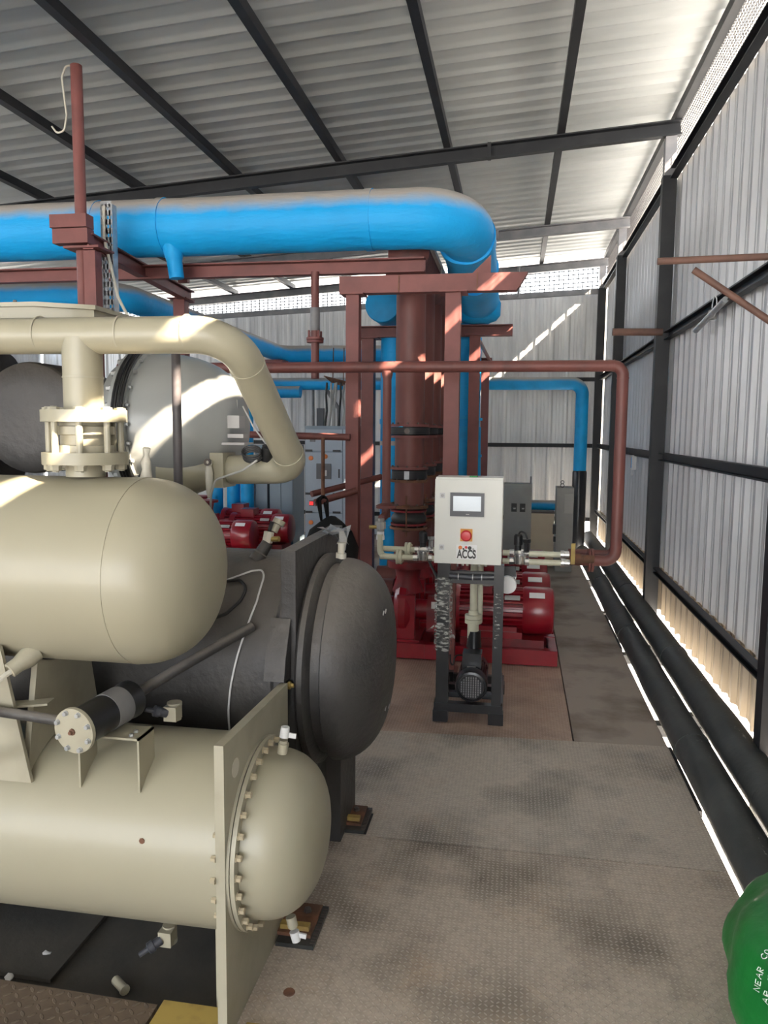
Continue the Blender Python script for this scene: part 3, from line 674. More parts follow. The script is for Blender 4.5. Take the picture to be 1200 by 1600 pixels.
# ------------------------------------------------------------------ big blue lagged pipe
def wob_tube(path, r, seg=40, amp=.004, freq=2.2, seed=0):
    b = MB(); P = [Vector(path[0])]
    for p, q in zip(path, path[1:]):
        p, q = Vector(p), Vector(q); n = max(1, int((q-p).length/.06))
        P += [p.lerp(q, k/n) for k in range(1, n+1)]
    b.tube(P, r, seg)
    for v in b.bm.verts: v.co += noise.noise_vector(v.co*freq + Vector((seed, 0, 0)))*amp
    return b
B1 = thing('blue_pipe', 'big bright blue lagged pipe with dusty top, crossing under the roof to an elbow', 'pipe', (-2.2, 5.35, 2.88))
BR = .198
path = fillet([(-8, 5.35, 3.085), (-.39, 5.35, 3.085), (-.39, 7.95, 2.90)], .34, 14)
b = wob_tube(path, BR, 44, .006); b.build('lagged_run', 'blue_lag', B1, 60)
for x in (-3.05, -2.55, -1.05):
    b = MB().ring((x, 5.35, 3.085), (1, 0, 0), BR-.01, BR+.005, .05, 40); b.jitter(.003, 12); b.build('lagging_joint', 'blue_lag', B1, 60)
b = MB().lathe((-2.42, 5.30, 2.72), (-.1, 0, 1), [(0, .05), (.12, .055), (.20, .075), (.3, .12)], 24); b.jitter(.006, 10); b.build('lagged_branch', 'blue_lag', B1)
for y in (5.72, 6.6): 
    b = MB().ring((-.39, y, 3.075-.07*(y-5.35)), (0, 1, -.07), BR-.02, BR+.012, .16, 40); b.jitter(.012, 9); b.build('lagging_joint', 'blue_lag', B1, 60)
b = MB().lathe((-.39, 7.75, 2.90), (0, 0, -1), [(-.18, .10), (-.12, .17), (0, .215), (.12, .205), (.17, .17), (.19, .10)], 36); b.jitter(.008, 9); b.build('lagged_elbow', 'blue_lag', B1)
# second blue pipe, behind
B2 = thing('blue_pipe', 'blue lagged pipe behind the big one, running from the left edge back along the wall', 'pipe', (-3.4, 8, 2.64))
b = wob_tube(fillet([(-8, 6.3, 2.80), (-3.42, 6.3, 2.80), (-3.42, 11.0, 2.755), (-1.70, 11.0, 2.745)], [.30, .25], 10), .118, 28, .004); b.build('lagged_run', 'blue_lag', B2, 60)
b = wob_tube([(-8, 6.55, 2.52), (-3.6, 6.55, 2.52), (-3.4, 7.2, 2.5)], .12, 28, .004, seed=4); q = b.build('lower_run', 'blue_flat', B2, 60)
b = MB().box(-3.55, -3.28, 10.6, 10.9, 2.56, 2.64); b.build('pipe_shoe', 'oxide', B2)
# slim blue pipe along the back wall with black lower end
B3 = thing('blue_drop_pipe', 'slim blue pipe along the back wall, dropping to a black lower end at right', 'pipe', (.89, 11, .05))
b = wob_tube(fillet([(-3.6, 11.05, 2.325), (.89, 11.05, 2.325), (.89, 11.05, 1.05)], .15, 10), .088, 24, .002); b.build('blue_run', 'blue_flat', B3, 60)
b = MB().lathe((.89, 11.05, 1.10), (0, 0, -1), [(-.02, .09), (0, .098), (.95, .098), (1.10, .095)], 24); b.jitter(.004, 8); q = b.build('black_sleeve', 'black_paint', B3); q['label'] = 'glossy black wrapped lower end'
b = wob_tube([(-3.6, 10.9, 2.20), (-3.10, 10.9, 2.20)], .085, 20, .002); tag(b.build('blue_stub', 'blue_flat', None, 60), 'short blue pipe stub just below the slim blue pipe, right of the bent cream pipe', 'pipe')
# blue header with round end cap and the blue risers
B4 = thing('blue_header', 'blue header with round end cap, left of the thick red risers', 'pipe', (-1.35, 8.5, 2.7))
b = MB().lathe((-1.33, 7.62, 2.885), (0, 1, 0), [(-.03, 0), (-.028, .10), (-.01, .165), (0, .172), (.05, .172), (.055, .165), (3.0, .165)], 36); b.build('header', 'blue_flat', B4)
for i, (y, x, l) in enumerate(((7.95, -1.27, 'left blue riser behind the thin red branch pipe'), (9.0, -1.30, 'second blue riser behind the left red posts'))):
    b = wob_tube([(x, y, .0), (x, y, 2.60)], .125, 28, .004, seed=i)
    R_ = thing('blue_riser', l, 'pipe', (x, y, .0)); b.build('lagged_run', 'blue_lag', R_, 60)
    for z in (.62, 1.15, 1.72):
        b = MB().ring((x, y, z), (0, 0, 1), .11, .134, .05, 28); b.build('lagging_joint', 'blue_lag', R_, 60)
    if i == 0:
        b = MB().ring((x, y, 1.50), (0, 0, 1), .11, .131, .045, 28); q = b.build('band', 'wire_grey', R_); q['label'] = 'grey band'
for i, (y, x, l) in enumerate(((8.05, -.555, 'thick blue riser behind the right red post'), (9.2, -.56, 'blue riser farther back behind the right red posts'))):
    R_ = thing('blue_riser', l, 'pipe', (x, y, .0)); b = wob_tube([(x, y, .0), (x, y, 2.74)], .135, 28, .006, seed=i+5); b.build('lagged_run', 'blue_lag', R_, 60)
    b = wob_tube([(x, y, 1.05), (x, y, 1.70)], .155, 28, .01, seed=i+8); b.build('lagged_valve', 'blue_flat', R_, 60)
    for z in (.95, 1.35, 1.78):
        b = MB().ring((x, y, z), (0, 0, 1), .12, .165, .03, 28); b.build('lagging_joint', 'blue_flat', R_, 60)
for x, l in ((-3.92, 'first'), (-3.68, 'second'), (-3.49, 'third')):
    R_ = thing('blue_riser', l + ' blue riser from the left, in the gap below the grey dome', 'pipe', (x, 9.70, 0), 'blue risers below the grey dome')
    b = wob_tube([(x, 9.70, .0), (x, 9.70, 2.3)], .088, 20, .002); b.build('lagged_run', 'blue_flat', R_, 60)
b = MB().cyl((-3.80, 9.95, .0), (-3.80, 9.95, 2.2), .05, 14); tag(b.build('red_riser', 'oxide_pipe'), 'dim red riser between the blue risers below the grey dome', 'pipe')

# ------------------------------------------------------------------ red oxide pipe supports
def post(name, l, x, y, z0, z1, w=.09, mt='oxide', group=None, cap=True):
    t = thing(name, l, 'post', (x, y, z0), group)
    b = MB().box(x-w/2, x+w/2, y-w/2, y+w/2, z0, z1); b.bevel(.006, 2); b.build('shaft', mt, t)
    if cap: b = MB().box(x-w*.9, x+w*.9, y-w*.9, y+w*.9, z1, z1+.01); b.build('cap_plate', mt, t)
    f_ = .72*w if cap else .52*w
    b = MB().box(x-f_, x+f_, y-f_, y+f_, z0, z0+.012); b.build('foot_plate', mt, t)
    return t
g = 'red oxide posts under the pipe beams'
post('support_post', 'red post of the front frame, left of the thick red risers', -1.105, 5.2, 0, 2.555, .088, 'oxide', g)
post('support_post', 'red post of the front frame, rising behind the white control cabinet', -.43, 5.2, 0, 2.555, .10, 'oxide', g)
post('support_post', 'dark red post of the second frame, between the left post and the risers', -1.50, 7.8, 0, 2.575, .125, 'oxide', g)
post('support_post', 'red post of the second frame, right of the cabinet post', -.425, 7.8, 0, 2.595, .105, 'oxide', g)
post('support_post', 'thin dark red post of the last frame, by the back wall', -.42, 10.4, 0, 2.56, .10, 'oxide', g)
def beam(l, x0, x1, y, z, h, mt='oxide', cut=False, w=.09):
    t = thing('support_beam', l, 'beam', ((x0+x1)/2, y, z-h/2), 'red oxide cross beams')
    if cut:
        b = MB().prism([(x0, y-.045, z-h/2), (x1-.05, y-.045, z-h/2), (x1-.02, y-.045, z-.01), (x1+.02, y-.045, z+h/2), (x0, y-.045, z+h/2)], (0, .09, 0))
        b.bevel(.003, 1)
    else: b = MB().channel((x0, y, z), (x1, y, z), h, w, .010, side=1)
    b.build('channel', mt, t); return t
t = beam('red front beam across the thick risers, under the big blue elbow', -1.195, .03, 5.2, 2.62, .112, cut=True)
for x in (-.79, -.275):
    b = MB().box(x-.003, x+.003, 5.15, 5.156, 2.565, 2.675); b.build('weld_seam', 'rust', t)
b = MB().prism([(-.32, 5.20, 2.676), (-.19, 5.20, 2.676), (-.19, 5.20, 2.80)], (0, .012, 0)); b.build('pipe_shoe', 'oxide', t)
t = beam('second red beam, behind the thick risers, with its cut end at right', -1.60, -.06, 7.8, 2.645, .11)
t = beam('short red beam of the last frame, just above the long red pipe', -.52, -.34, 10.4, 2.595, .05)
b = MB().bar((-.40, 7.9, 2.58), (-.36, 10.3, 2.57), .03, .03); tag(b.build('brace_bar', 'oxide'), 'thin red brace running back between the right red posts', 'bar')
t = beam('long dark red channel directly under the big blue pipe', -8.0, -.66, 5.5, 2.808, .10, w=.07)
b = MB().box(-.95, -.66, 5.57, 5.59, 2.66, 2.86); b.bevel(.003, 1); b.build('gusset_plate', 'oxide', t)
# thick red header and the row of risers
HX = -.775
Hd = thing('red_header', 'thick dark red header under the blue pipe, running towards the back wall', 'pipe', (HX, 7, 2.68))
b = MB().lathe((HX-.02, 5.60, 2.925), (0, 1, -.012), [(0, 0), (.0, .09), (.03, .15), (3.8, .15)], 40); b.build('header', 'oxide_pipe', Hd)
b = MB().bar((HX+.14, 5.66, 2.97), (HX+.14, 9.3, 2.93), .03, .035); q = b.build('lit_edge_strip', 'galv_part', Hd); q['label'] = 'pale strip painted in as the lit edge of the header'  # pale bar stands in for the bright lit edge of the round header
b = MB().cyl((HX+.155, 6.3, 2.80), (HX+.155, 6.3, 2.955), .011, 12); b.build('vent_stub', 'galv_part', Hd)
def riser(l, y):
    t = thing('pump_riser', l, 'pipe', (HX, y, .62), 'thick red pump risers'); r = .108
    def P(n, prof, mt='oxide_pipe', seg=36): 
        return MB().lathe((HX, y, 0), (0, 0, 1), prof, seg).build(n, mt, t)
    P('lower_pipe', [(.66, r), (.92, r)])
    f = P('flange', [(.66, .15), (.685, .15)], 'pump_red_dull')
    f = P('flange', [(.925, .142), (.943, .142)], 'rust'); 
    P('bellows', [(.943, .09), (.955, .105), (.985, .128), (1.0, .132), (1.02, .128), (1.05, .105), (1.07, .09)], 'black_rubber')
    P('flange', [(.955, .135), (.970, .135)], 'pump_red_dull'); P('flange', [(1.055, .135), (1.068, .135)], 'pump_red_dull')
    f = P('flange', [(1.082, .145), (1.104, .145)], 'rust'); 
    for a in (-PI/2, PI/6, PI*5/6):
        p = Vector((HX+.135*math.cos(a), y+.135*math.sin(a), 0))
        b = MB().cyl(p+Vector((0, 0, .88)), p+Vector((0, 0, 1.18)), .006, 8)
        b.lathe(p+Vector((0, 0, .915)), (0, 0, 1), [(0, .02), (.006, .034), (.010, .03)], 6).lathe(p+Vector((0, 0, 1.104)), (0, 0, 1), [(0, .03), (.006, .034), (.012, .015)], 6)
        b.build('tie_rod', 'rust', t)
    P('middle_pipe', [(1.10, r), (1.275, r)])
    f = P('flange', [(1.275, .142), (1.293, .142)], 'rust'); P('valve_body', [(1.297, .115), (1.30, .132), (1.36, .132), (1.365, .115)], 'black_plain')
    b = MB().box(HX-.018, HX+.018, y-.142, y-.13, 1.30, 1.36); b.bevel(.006, 2); q = b.build('valve_tag', 'galv_part', t)
    f2 = P('flange', [(1.368, .142), (1.386, .142)], 'oxide')
    P('upper_spool', [(1.386, r), (1.60, r)])
    P('flange', [(1.60, .142), (1.618, .142)], 'oxide'); P('valve_body', [(1.62, .128), (1.625, .150), (1.675, .150), (1.68, .128)], 'black_plain'); P('flange', [(1.682, .142), (1.70, .142)], 'oxide')
    b = MB().lathe((HX, y-.15, 1.65), (0, -1, 0), [(0, .02), (.004, .02)], 14); b.build('valve_tag', 'bolt_dark', t)
    P('upper_pipe', [(1.70, r), (2.742, r)])
    for z in (.943, 1.104, 1.293, 1.386, 1.70):
        bolts(t, [p for p in circ((HX, y, z), (0, 0, 1), .126, 10) if p.y < y+.03], (0, 0, 1), .008, .012, 'bolt_dark')
    return t
PUMP_Y = (5.66, 6.27, 6.88, 7.49)
for y, l in zip(PUMP_Y, ('nearest thick red pump riser with black valves, left of the white cabinet', 'second thick red riser, showing just right of the nearest one', 'third thick red riser, showing as a strip beside the second', 'last thick red riser, almost hidden behind the third')):
    riser(l, y)

# ------------------------------------------------------------------ red pumps
def pump(l, x0, y, flip=1, group='red pumps in the row under the risers'):
    """origin at the base; drawn for the first position, copied for the rest"""
    t = thing('pump', l, 'pump', (0, 0, 0), group)
    b = MB(); 
    for s in (-1, 1):
        b.channel((-1.12, s*.20, .055), (.33, s*.20, .055), .11, .075, .010, side=s)
    for x in (-1.08, -.62, -.15, .30): b.box(x-.03, x+.03, -.20, .20, .02, .10)
    fr = b.build('base_frame', 'pump_red', t)
    b = MB()
    for x in (-.62, -.01): b.box(x-.004, x+.004, -.246, -.235, 0, .11)
    b.build('joint_plate', 'pump_red', fr)
    b = MB().box(-.36, .235, -.19, .19, .112, .168); b.bevel(.004, 1); b.build('motor_plinth', 'pump_red_dull', t)
    MZ, MR = .345, .163
    n = 24; prof = []
    b = MB()
    for k in range(n):
        a = 2*PI*k/n
        for r, f in ((MR-.036, -.24), (MR, -.17), (MR, .17), (MR-.036, .24)):
            aa = a+f*2*PI/n; prof.append((r*math.cos(aa), r*math.sin(aa)))
    b.sweep([(-.40, 0, MZ), (.10, 0, MZ)], prof); mo = b.build('ribbed_body', 'pump_red', t, 20)
    b = MB().lathe((.10, 0, MZ), (1, 0, 0), [(-.02, MR), (0, MR+.010), (.165, MR+.010), (.195, MR+.002), (.205, MR-.02), (.208, 0)], 40); cw = b.build('fan_cowl', 'pump_red', t)
    b = MB().lathe((-.405, 0, MZ), (-1, 0, 0), [(-.03, MR), (0, MR+.012), (.03, MR+.012), (.05, MR-.03), (.06, .05), (.16, .03)], 36); b.build('end_shield', 'pump_red', t)
    b = MB().box(-.36, .08, -.175, .175, .168, .215); b.box(-.30, .04, -.16, .16, .215, .25); b.bevel(.004, 1); b.build('motor_foot', 'pump_red', t)
    b = MB().box(-.10, .02, -.078, -.006, MZ+.128, MZ+.156, 0); 
    b.bm.free()
    def plate_on(x0, x1, a0, a1, r, mt, par, lb=None):
        q = MB()._add([(x, -rr*math.cos(a), MZ+rr*math.sin(a)) for rr in (r, r+.003) for x in (x0, x1) for a in (a0, a1)], [(0, 1, 3, 2), (4, 6, 7, 5), (0, 4, 5, 1), (2, 3, 7, 6), (0, 2, 6, 4), (1, 5, 7, 3)])
        o = q.build('rating_plate', mt, par)
        if lb: o['label'] = lb
    plate_on(-.05, .06, .62, .85, MR+.004, 'wire_grey', mo, 'grey rating plate')
    plate_on(.125, .235, .72, .98, MR+.017, 'label_white', cw, 'white sticker')
    b = MB().box(-.30, -.14, -.10, .10, MZ+.13, MZ+.23); b.bevel(.008, 2); b.build('terminal_box', 'pump_red', t)
    # coupling guard, bearing housing, volute
    b = MB().sweep([(-.62, 0, MZ-.02), (-.47, 0, MZ-.02)], [(.10*math.cos(PI*k/10), .10*math.sin(PI*k/10)) for k in range(11)] + [(-.10, -.15), (.10, -.15)][::1], True, (0, 0, 1)); gd = b.build('coupling_guard', 'pump_red_dull', t)
    b = MB().box(-.585, -.52, -.105, -.098, MZ+.0, MZ+.05); q = b.build('warning_label', 'label_white', gd); q['label'] = 'white and yellow warning label'
    b = MB().lathe((-.62, 0, MZ-.03), (-1, 0, 0), [(-.02, .055), (0, .075), (.10, .075), (.11, .05), (.16, .05)], 24); b.build('bearing_housing', 'pump_red', t)
    b = MB().lathe((-.72, 0, MZ-.03), (-1, 0, 0), [(0, .10), (.015, .175), (.05, .205), (.10, .205), (.135, .175), (.15, .10), (.16, .09), (.22, .09)], 36); vo = b.build('volute', 'pump_red', t)
    b = MB().lathe((-.955, 0, MZ-.03), (1, 0, 0), [(0, .15), (.025, .15)], 32); sf = b.build('suction_flange', 'pump_red', t)
    bolts(sf, circ((-.932, 0, MZ-.03), (1, 0, 0), .125, 8), (1, 0, 0), .010, .012, 'bolt_dark')
    b = MB().lathe((-.775, 0, .45), (0, 0, 1), [(0, .12), (.10, .085), (.18, .10), (.185, .15), (.21, .15)], 32); df = b.build('discharge_flange', 'pump_red_dull', t)
    b = MB().box(-.83, -.70, -.17, -.10, .06, .45).box(-.83, -.70, .10, .17, .06, .45).box(-.85, -.66, -.2, .2, .105, .125); b.bevel(.01, 2); b.build('pump_foot', 'pump_red', t)
    b = MB().lathe((-.975, 0, MZ-.03), (-1, 0, 0), [(0, .10), (.25, .10)], 28); b.build('suction_pipe', 'oxide_pipe', t)
    t.location = (x0, y, 0)
    return t
labs = ('nearest red pump with ribbed motor, right behind the white cabinet stand', 'second red pump in the row, its motor showing above the nearest', 'third red pump in the row, its motor showing below the cream pipes', 'last red pump of the row, mostly hidden')
p1 = pump(labs[0], .0, PUMP_Y[0])
for y, l in zip(PUMP_Y[1:], labs[1:]):
    c = copy_tree(p1); c.location = (0, y, 0); c['label'] = l
for i, (x, y, l) in enumerate(((-3.02, 8.05, 'red motor with white sticker behind the black drum, nearest of three'), (-2.80, 8.75, 'red motor behind the black drum, beside the cream angle valve'), (-3.12, 9.3, 'farthest red motor behind the black drum, under the blue risers'))):
    c = copy_tree(p1); c.location = (x-.1, y, .14); c['label'] = l; c['group'] = 'red pumps behind the black drum'
b = MB().box(-4.6, -2.45, 7.7, 9.57, -.02, .138); tag(b.build('pump_plinth', 'plain_plate'), 'low plinth under the pumps behind the black drum', 'plinth')

# ------------------------------------------------------------------ long red small-bore pipe with the branch and fittings
RY = 4.78
Rp = thing('red_pipe', 'long slim red pipe crossing the picture and dropping at the right wall', 'pipe', (-.5, RY, .8))
b = MB().tube(fillet([(-2.6, RY, 2.045), (.615, RY, 2.045), (.615, RY, .875), (.33, RY, .875)], [.06, .07], 8), .0345, 24); rp = b.build('run', 'oxide_pipe', Rp)
b = MB().lathe((.485, RY, .875), (-1, 0, 0), [(0, .072), (.014, .072), (.016, .04), (.018, .072), (.032, .072)], 20); b.build('flange', 'oxide_pipe', Rp)
for c, d in (((.56, RY, 2.045), (1, 0, 0)), ((.615, RY, 1.97), (0, 0, 1)), ((.615, RY, .96), (0, 0, 1))):
    b = MB().ring(c, d, .033, .037, .006, 20); b.build('weld_bead', 'oxide_pipe', rp)
b = MB().tube(fillet([(.615, RY+.085, 1.0), (.615, RY+.085, .905), (.34, RY+.085, .905)], .05, 6), .024, 18); b.build('return_run', 'oxide_pipe', Rp)
b = MB().lathe((-.80, RY, 2.02), (0, 0, -1), [(0, .035), (.02, .034), (.05, .027), (.83, .027)], 18); br = b.build('branch', 'oxide_pipe', Rp)
b = MB().lathe((-.80, RY, 1.195), (0, 0, -1), [(-.02, .027), (0, .03), (.015, .065), (.032, .065), (.034, .028), (.09, .028)], 20); b.build('branch_flange', 'oxide_pipe', Rp)
b = MB().cyl((-2.3, 5.05, 1.625), (-1.11, 5.12, 1.605), .024, 14); tag(b.build('cross_pipe', 'oxide_pipe'), 'red cross pipe running left from the front red post at eye level', 'pipe')
b = MB().cyl((-1.285, 5.07, 1.15), (-1.285, 5.07, 1.60), .0125, 10); tag(b.build('hanger_rod', 'rust'), 'thin rusty upright rod above the hanging black bag', 'rod')
b = MB().cyl((-1.32, 4.98, 1.165), (-1.06, 5.10, 1.245), .024, 14); tag(b.build('stub_pipe', 'oxide_pipe'), 'lower red stub pipe sloping from the front red post above the black bag', 'pipe')
b = MB().cyl((-1.40, 5.2, 1.205), (-.98, 5.62, 1.31), .022, 14); tag(b.build('stub_pipe', 'oxide_pipe'), 'upper red stub pipe passing behind the front red post', 'pipe')
# hanging black bag
Bg = thing('black_bag', 'black cloth bag hanging by its handles from the red stub pipe', 'bag', (-1.21, 4.95, .70))
b = MB().lathe((-1.205, 4.97, .62), (0, 0, 1), [(0, .0), (.01, .12), (.10, .18), (.25, .19), (.36, .15), (.43, .08), (.455, .03), (.46, 0)], 20)
for v in b.bm.verts: v.co.y = 4.97 + (v.co.y-4.97)*.45
b.jitter(.02, 7); b.build('sack', 'cloth_black', Bg, 60)
for s in (-1, 1):
    b = MB().tube(fillet([(-1.265, 4.95, 1.05), (-1.285+.01*s, 4.95, 1.19), (-1.262, 4.985, 1.215), (-1.25+.012*s, 5.0, 1.19), (-1.225, 4.97, 1.04)], .015, 5), .009, 8); b.build('handle', 'cloth_black', Bg)
# upright pipe with clamp at left of the front frame
t = thing('drop_pipe', 'thin red pipe with bolted flange hanging from the channel under the blue pipe', 'pipe', (-1.40, 5.45, 2.0))
b = MB().cyl((-1.44, 5.45, 2.02), (-1.44, 5.45, 2.77), .029, 18); b.build('run', 'oxide_pipe', t)
b = MB().cyl((-1.44, 5.45, 2.36), (-1.44, 5.45, 2.52), .034, 18); b.build('sleeve', 'grey_steel', t)
b = MB().lathe((-1.44, 5.45, 2.275), (0, 0, 1), [(0, .06), (.016, .06), (.018, .036), (.02, .062), (.036, .062)], 20); f = b.build('flange', 'oxide', t)
bolts(t, circ((-1.44, 5.45, 2.31), (0, 0, 1), .05, 4, .5), (0, 0, 1), .008, .05, 'oxide')

# left support group: tall pipe post, channels, perforated tray
t = thing('pipe_post', 'tall pink-red pipe post at left, rising to the roof beside the blue pipe', 'post', (-2.79, 4.7, 0))
b = MB().lathe((-2.79, 4.70, 0), (0, 0, 1), [(0, .036), (3.92, .036), (3.925, .03)], 20); b.build('tube', 'oxide', t)
b = MB().box(-2.92, -2.68, 4.58, 4.66, 2.81, 2.90).box(-2.93, -2.68, 4.57, 4.66, 2.905, 2.985); b.bevel(.005, 1); b.build('bracket', 'oxide', t)
b = MB().box(-2.86, -2.62, 4.6, 4.8, 2.785, 2.798); b.build('cap_plate', 'oxide', t)
b = MB().box(-2.835, -2.765, 4.80, 4.87, 0, 2.785); b.build('stiffener', 'oxide', t)
b = MB().tube(fillet([(-2.79, 4.69, 3.915), (-2.855, 4.69, 3.92), (-2.885, 4.69, 3.85), (-2.86, 4.69, 3.62), (-2.88, 4.69, 3.53), (-2.93, 4.69, 3.515), (-2.965, 4.69, 3.56)], .03, 5), .006, 8)
tag(b.build('cable_end', 'tape_white'), 'white cable end hooked over the top of the tall pipe post', 'cable')
post('support_post', 'round-edged red post beside the tall pipe post, behind the cream box', -2.695, 4.66, 0, 2.77, .08, 'oxide', g, False)
post('support_post', 'red post under the far end of the left channel, above the cream pipe', -2.885, 6.4, 0, 2.76, .10, 'oxide', g)
t = thing('support_beam', 'red I-beam under the blue pipe at left, running back from the tall post', 'beam', (-2.80, 5.6, 2.78), 'red oxide cross beams')
b = MB().ibeam((-2.70, 4.62, 2.828), (-2.86, 6.55, 2.805), .10, .07); b.build('beam', 'oxide', t)
for y in (5.60, 5.85): b = MB().box(-2.66, -2.58, y, y+.04, 2.80, 2.872); b.build('pipe_shoe', 'oxide', t)
b = MB(); TZ0, TZ1 = 2.2, 3.115
b.box(-2.735, -2.73, 4.84, 4.90, TZ0, TZ1); b.box(-2.655, -2.650, 4.84, 4.90, TZ0, TZ1)
n = 16
for k in range(n+1): 
    z = TZ0+(TZ1-TZ0)*k/n; b.box(-2.73, -2.655, 4.838, 4.842, z-.018, z+.018)
for x in (-2.718, -2.692, -2.667): b.box(x-.006, x+.006, 4.838, 4.842, TZ0, TZ1)
tag(b.build('cable_tray', 'galv_part'), 'perforated galvanised cable tray standing upright beside the left red posts', 'cable tray')
b = MB().tube(fillet([(-2.70, 4.825, 3.10), (-2.705, 4.825, 2.90), (-2.655, 4.80, 2.74), (-2.585, 4.77, 2.50), (-2.52, 4.77, 2.38), (-2.45, 4.78, 2.2)], .1, 5), .010, 9)
tag(b.build('tray_cable', 'tape_white'), 'cream cable running down the perforated tray', 'cable')

# cables dropping to the electrical panel
t = thing('cable_ladder', 'tilted dark tray end hanging above the bundle of grey cables', 'cable tray', (-2.02, 8.8, 2.2))
b = MB().prism([(-2.20, 8.72, 2.27), (-1.87, 8.66, 2.19), (-1.93, 8.88, 2.14), (-2.16, 8.92, 2.21)], (0, 0, .008)); b.build('tray_end', 'rust', t)
for x in (-2.115, -1.99): b = MB().cyl((x, 8.8, 2.2), (x+.01, 8.8, 2.60), .006, 6); b.build('hanger', 'rust', t)
cl = ('leftmost', 'second', 'third', 'fourth', 'fifth', 'sixth', 'seventh', 'rightmost')
for k in range(8):
    x = -2.18+.038*k; y = 8.74+.045*(k % 3)
    b = MB().tube(fillet([(x+.012, y, 2.20), (x+.016*math.sin(k*2.1), y, 2.05), (x+.014*math.sin(k*1.3+1), y, 1.88), (x-.012, y, 1.70)], .05, 4), .0125, 8)
    tag(b.build('power_cable', 'cable_grey' if k % 4 else 'black_rubber'), cl[k]+' cable of the bundle dropping from the tilted tray', 'cable', 'cables dropping to the electrical panel')

# ------------------------------------------------------------------ electrical panels
def panel(l, x0, x1, y0, y1, z1, mt, group='grey electrical panels'):
    t = thing('electrical_panel', l, 'panel', ((x0+x1)/2, (y0+y1)/2, 0), group)
    b = MB().box(x0, x1, y0, y1, 0, z1); b.bevel(.004, 1); b.build('body', mt, t); return t
EP = panel('pale blue-grey switch panel with breaker and orange knobs, behind the black bag', -2.365, -1.70, 8.5, 9.1, 1.70, 'cab_slate')
FX0, FX1 = -2.355, -1.925
for z0, z1 in ((1.42, 1.66), (.93, 1.40), (.72, .915), (.30, .705)):
    b = MB().box(FX0, FX1, 8.482, 8.502, z0, z1); b.bevel(.004, 1); d = b.build('door', 'cab_blue', EP)
    if z1-z0 > .3:
        b = MB().box(FX1-.045, FX1-.03, 8.472, 8.484, (z0+z1)/2-.05, (z0+z1)/2+.05); b.build('handle', 'black_plain', d)
    b = MB().box(FX0, FX0+.08, 8.475, 8.486, z0-.012, z0+.012).box(FX1-.11, FX1-.02, 8.475, 8.486, z0-.012, z0+.012); b.build('hinge', 'black_plain', d)
b = MB().box(FX1+.008, -1.72, 8.482, 8.502, .10, 1.66); b.bevel(.004, 1); b.build('side_door', 'cab_blue', EP)
b = MB().box(-2.225, -2.055, 8.47, 8.486, 1.10, 1.275); b.bevel(.005, 1); q = b.build('breaker', 'screen_frame', EP)
b = MB().box(-2.155, -2.10, 8.462, 8.472, 1.135, 1.20); b.build('breaker_face', 'wire_grey', q)
b = MB().box(-2.30, -2.24, 8.47, 8.486, 1.52, 1.58); b.build('meter', 'screen_frame', EP)
for x, z in ((-2.29, 1.335), (-2.12, 1.355), (-2.29, .60)):
    b = MB().lathe((x, 8.484, z), (0, -1, 0), [(0, .026), (.014, .026), (.016, .018)], 16); b.build('knob', 'orange_paint', EP)
b = MB().box(-2.31, -2.25, 8.474, 8.486, .79, .85); q = b.build('display', 'screen_frame', EP)
b = MB().box(-2.305, -2.262, 8.470, 8.475, .80, .84); q2 = b.build('display_digits', 'led_red', q); q2['label'] = 'lit red display'
for x in (-2.215, -2.17):
    b = MB().lathe((x, 8.484, .84), (0, -1, 0), [(0, .011), (.012, .010), (.016, .004)], 12); q = b.build('indicator_lamp', 'led_amber', EP); q['label'] = 'lit amber lamp'
E2 = panel('slate grey panel left of the switch panel, below the bent cream pipe', -3.20, -2.88, 9.76, 10.3, 1.45, 'cab_slate')
for a, b_ in ((-3.195, -3.045), (-3.035, -2.885)):
    b = MB().box(a, b_, 9.744, 9.762, .25, 1.43); b.bevel(.003, 1); b.build('door', 'cab_slate', E2)
E3 = panel('slate grey panel end farthest left, beside the white louvres', -3.40, -3.235, 9.76, 10.3, 1.45, 'cab_slate')
t = thing('louvre_screen', 'white louvre blades in the gap left of the slate panels', 'louvre', (-3.2, 9.6, 0))
for z in (.45, .68, .91):
    b = MB().bar((-3.63, 10.05, z), (-3.50, 10.05, z), .10, .012, up=(0, -.5, 1)); b.build('blade', 'white_plain', t)
b = MB().box(-3.50, -3.49, 10.0, 10.1, 0, 1.2); b.build('side_frame', 'grey_steel', t)
b = MB().tube(fillet([(-2.80, 12.05, 0), (-2.80, 12.05, 2.0), (-3.0, 12.05, 2.30)], .05, 4), .03, 10); tag(b.build('conduit', 'grey_steel'), 'grey conduit kinking up the back wall beside the cable bundle', 'pipe')
b = MB().cyl((-3.22, 12.06, 0), (-3.22, 12.06, 2.33), .022, 10); tag(b.build('conduit', 'grey_steel'), 'straight grey conduit on the back wall right of the bent cream pipe', 'pipe')
b = MB().tube(fillet([(-2.62, 12.04, 0), (-2.62, 12.04, 1.82), (-2.45, 12.04, 1.92)], .06, 5), .03, 10); tag(b.build('cable_gland_pipe', 'grey_steel'), 'short bent grey conduit above the switch panel', 'pipe')
b = MB().box(-3.16, -3.05, 12.05, 12.13, 1.70, 2.0); b.bevel(.005, 1); tag(b.build('isolator', 'screen_frame'), 'small dark isolator box on the back wall beside the bent cream pipe', 'box')

